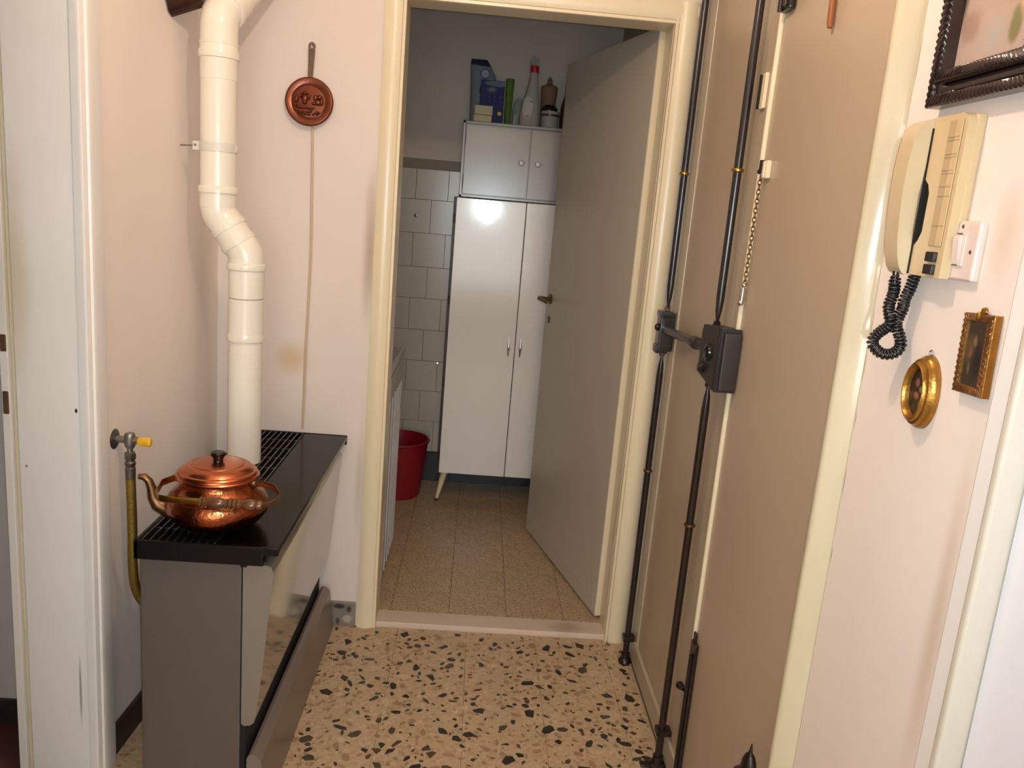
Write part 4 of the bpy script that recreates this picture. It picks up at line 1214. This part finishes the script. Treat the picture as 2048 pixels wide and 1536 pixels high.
# detergent bag: soft pouch with crimped top
bagm = mat('blue_white_bag', S(118, 122, 132), 0.7, var=0.1, scale=25, blobs=[
    ((0, 0, 0.285), (0.2, 0.2, 0.030), S(22, 24, 62), 0.3, 1.0),
    ((-0.045, 0, 0.226), (0.026, 0.2, 0.026), S(30, 34, 96), 0.2, 1.0),
    ((-0.045, 0, 0.226), (0.021, 0.2, 0.021), S(172, 174, 186), 0.2, 1.0),
    ((-0.045, 0, 0.228), (0.013, 0.2, 0.0030), S(80, 84, 130), 0.4, 0.8),
    ((-0.045, 0, 0.219), (0.010, 0.2, 0.0026), S(80, 84, 130), 0.4, 0.8),
    ((0.010, 0, 0.215), (0.020, 0.2, 0.014), S(120, 128, 150), 0.6, 0.8),
    ((-0.055, 0, 0.150), (0.018, 0.2, 0.028), S(28, 32, 66), 0.4, 0.95),
    ((0.000, 0, 0.160), (0.030, 0.2, 0.016), S(96, 98, 70), 0.8, 0.8)])
bg = MB()
rows = []
bz = [0.0, 0.01, 0.06, 0.12, 0.18, 0.22, 0.25, 0.272, 0.292]
bl = [-0.103, -0.106, -0.108, -0.110, -0.112, -0.115, -0.116, -0.117, -0.116]
br = [0.010, 0.012, 0.016, 0.020, 0.018, 0.004, -0.012, -0.026, -0.040]
bd = [0.040, 0.044, 0.046, 0.044, 0.038, 0.028, 0.018, 0.009, 0.005]
for z, l, r, d in zip(bz, bl, br, bd):
    c, h = (l+r)/2, (r-l)/2
    rows.append([(c+h*(abs(math.cos(a))**0.45)*(1 if math.cos(a) >= 0 else -1), 4.120+d*(abs(math.sin(a))**0.7)*(1 if math.sin(a) >= 0 else -1), TZc+z) for a in [2*PI*k/28 for k in range(28)]])
bg.rings(rows)
tag(obj('detergent_bag', bg, bagm, origin=(0, 4.12, TZc)), 'tall blue and white plastic bag standing at the left end of the cabinet top', 'bag')
# blue printed box
boxm = mat('blue_box', S(26, 32, 86), 0.7, var=0.08, scale=20, blobs=[
    ((0.005, 0, 0.178), (0.07, 0.2, 0.016), S(92, 108, 120), 0.3, 0.9),
    ((-0.020, 0, 0.150), (0.030, 0.2, 0.016), S(108, 120, 118), 0.8, 0.8)]
    + [((-0.055+0.026*i, 0, 0.118-0.018*j), (0.002, 0.2, 0.007), S(90, 100, 146), 0.6, 0.8) for i in range(4) for j in range(2)]
    + [((0.023, 0, 0.0445), (0.0105, 0.2, 0.010), S(196, 178, 60), 0.15, 1.0)])
obj_b = obj('printed_box', MB().box((-0.062, 4.040, TZc+0.0005), (0.052, 4.066, TZc+0.192), 0.002, 1), boxm, origin=(0.012, 4.053, TZc))
tag(obj_b, 'blue printed cardboard box leaning before the tall plastic bag', 'box')
lo_s = obj('paper_packet', MB().box((-0.085, 4.018, TZc+0.0005), (0.001, 4.038, TZc+0.0305), 0.003, 2), M_soap)
tag(lo_s, 'cream paper packet lying directly on the cabinet edge, lower of the two', 'packet', 'cream packets')
up_s = obj('paper_packet', MB().box((-0.083, 4.019, TZc+0.0312), (0.003, 4.038, TZc+0.074), 0.003, 2), M_soap)
tag(up_s, 'cream paper packet stacked on top of the other cream packet', 'packet', 'cream packets')
# green tube
tag(obj('green_tube', MB().lathe([(0, 0), (0.0145, 0), (0.0155, 0.003), (0.0180, 0.150), (0.0195, 0.16), (0.020, 0.200), (0.018, 0.206), (0, 0.207)], (0.0755, 4.053, TZc+0.0005), (0, 0, 1), 24), M_green),
    'slim green plastic bottle between blue box and spray bottle', 'bottle')
# pale green sachet behind the spray bottle
gsm = MB()
rows = []
for z, h, d in ((0, 0.020, 0.012), (0.03, 0.022, 0.014), (0.07, 0.026, 0.013), (0.10, 0.025, 0.009), (0.125, 0.018, 0.005), (0.134, 0.010, 0.003)):
    rows.append([(0.118+0.08*z+h*math.cos(a), 4.125+d*math.sin(a), TZc+z) for a in [2*PI*k/20 for k in range(20)]])
gsm.rings(rows)
tag(obj('sachet', gsm, M_greencloth), 'pale green crumpled sachet behind the white spray bottle', 'sachet')
# spray bottle
sv = thing('spray_bottle', (0.178, 4.065, TZc), 'white spray bottle with red collar on the cabinet', 'bottle')
rows = []
for z, h, d, ox in ((0, 0.043, 0.024, 0), (0.004, 0.046, 0.026, 0), (0.05, 0.0465, 0.027, 0), (0.09, 0.044, 0.026, 0.002), (0.13, 0.036, 0.024, 0.004), (0.165, 0.028, 0.021, 0.006), (0.20, 0.023, 0.018, 0.008), (0.238, 0.018, 0.016, 0.009), (0.245, 0.016, 0.015, 0.009)):
    rows.append([(0.178+ox+h*math.cos(a), 4.065+d*math.sin(a), TZc+0.0005+z) for a in [2*PI*k/28 for k in range(28)]])
spm = mat('spray_bottle_plastic', S(158, 150, 142), 0.7, var=0.02, blobs=[
    ((-0.012, -0.03, 0.085), (0.026, 0.1, 0.055), S(196, 190, 184), 0.12, 0.7),
    ((0.004, -0.03, 0.112), (0.009, 0.1, 0.003), S(110, 34, 40), 0.2, 0.9),
    ((-0.010, -0.03, 0.045), (0.012, 0.1, 0.004), S(96, 92, 96), 0.3, 0.8)])
obj('bottle_body', MB().rings(rows), spm, sv)
obj('collar', MB().lathe([(0, 0.246), (0.020, 0.246), (0.0205, 0.250), (0.0195, 0.275), (0, 0.276)], (0.187, 4.065, TZc), (0, 0, 1), 24), M_sprayred, sv)
th = MB().prism([(0.168, 4.053, TZc+0.277), (0.163, 4.053, TZc+0.296), (0.171, 4.053, TZc+0.316), (0.182, 4.053, TZc+0.320), (0.204, 4.053, TZc+0.309), (0.207, 4.053, TZc+0.294), (0.203, 4.053, TZc+0.277)], (0, 0.026, 0))
th.bevel_all(0.005, 3, 30)
obj('trigger_head', th, M_whiteobj, sv)
# amber bottle
ab = thing('amber_bottle', (0.262, 4.125, TZc), 'light brown plastic bottle with pointed cap behind the black-lidded tub', 'bottle')
rows = []
for z, h, d in ((0, 0.034, 0.022), (0.10, 0.036, 0.024), (0.140, 0.037, 0.024), (0.166, 0.040, 0.025), (0.190, 0.041, 0.025), (0.200, 0.036, 0.022), (0.206, 0.018, 0.016), (0.209, 0.011, 0.011)):
    rows.append([(0.268+h*math.cos(a), 4.125+d*math.sin(a), TZc+0.0005+z) for a in [2*PI*k/24 for k in range(24)]])
obj('bottle_body', MB().rings(rows), M_brownbottle, ab)
obj('cap', MB().lathe([(0, 0.206), (0.0125, 0.207), (0.0125, 0.226), (0.010, 0.231), (0.006, 0.240), (0, 0.242)], (0.268, 4.125, TZc), (0, 0, 1), 18), M_brownbottle, ab)
# tub with black lid
tb_ = thing('tub', (0.278, 4.070, TZc), 'white round tub with dark lid at the front of the cabinet top', 'tub')
obj('tub_body', MB().lathe([(0, 0), (0.041, 0), (0.042, 0.003), (0.044, 0.060), (0.0455, 0.062), (0.0455, 0.072), (0.044, 0.076), (0, 0.076)], (0.278, 4.065, TZc+0.0005), (0, 0, 1), 32), M_whiteobj, tb_)
obj('tub_band', MB().lathe([(0.0436, 0.052), (0.0450, 0.052), (0.0454, 0.062), (0.0440, 0.062)], (0.278, 4.065, TZc+0.0005), (0, 0, 1), 32), mat('dark_red_print', S(66, 26, 32), 0.4), tb_)
obj('tub_lid', MB().lathe([(0, 0.0765), (0.040, 0.0765), (0.041, 0.085), (0.036, 0.096), (0.022, 0.106), (0, 0.108)], (0.272, 4.065, TZc), (0, 0, 1), 32), M_blackbrown, tb_)
tag(obj('dark_bottle', MB().lathe([(0, 0), (0.026, 0), (0.027, 0.004), (0.027, 0.10), (0.022, 0.13), (0.012, 0.16), (0.011, 0.21), (0, 0.212)], (0.356, 4.110, TZc+0.0005), (0, 0, 1), 20), mat('maroon_plastic', S(82, 44, 44), 0.35)),
    'dark reddish bottle half hidden by the open kitchen door', 'bottle')
tag(obj('small_box', MB().box((0.101, 4.062, TZc+0.0005), (0.118, 4.080, TZc+0.052), 0.003, 2), M_whiteobj), 'tiny white packet squeezed between green bottle and spray bottle', 'packet')

# ------------------------------------------------------------------ washing machine and bucket
wm = thing('washing_machine', (-0.60, 3.20, ZK), 'white ribbed washing machine half hidden behind the door frame', 'washing machine')
obj('cabinet_body', MB().box((-0.90, 2.955, 0.035), (-0.305, 3.415, 0.888), 0.006, 2), M_washer, wm)
obj('top_panel', MB().box((-0.905, 2.945, 0.889), (-0.298, 3.425, 0.925), 0.008, 3), M_washer, wm)
obj('control_panel', MB().box((-0.3048, 2.965, 0.80), (-0.296, 3.405, 0.885), 0.004, 2), M_washer, wm)
rib = obj('rib', MB().box((-0.3055, 2.975, 0.06), (-0.298, 2.985, 0.79), 0.003, 2), M_washrib, wm)
for yo in (0.10, 0.19, 0.26, 0.33, 0.385, 0.42):
    dup(rib, wm, (0, yo, 0))
for x in (-0.86, -0.345):
    for y in (2.985, 3.385):
        obj('foot', MB().cyl((x, y, ZK), (x, y, 0.036), 0.016, seg=12), M_blackplastic, wm)
bk = thing('bucket', (-0.355, 4.105, ZK), 'dark red plastic bucket on the kitchen floor', 'bucket')
obj('bucket_body', MB().lathe([(0, 0.004), (0.106, 0.004), (0.108, 0.0), (0.114, 0.0), (0.1175, 0.006), (0.150, 0.298), (0.1465, 0.298), (0.113, 0.012), (0, 0.012)], (-0.355, 4.105, ZK+0.0005), (0, 0, 1), 48), M_red, bk)
obj('rim', MB().torus((-0.355, 4.105, ZK+0.300), (0, 0, 1), 0.1515, 0.0065, 48, 10), M_red, bk)
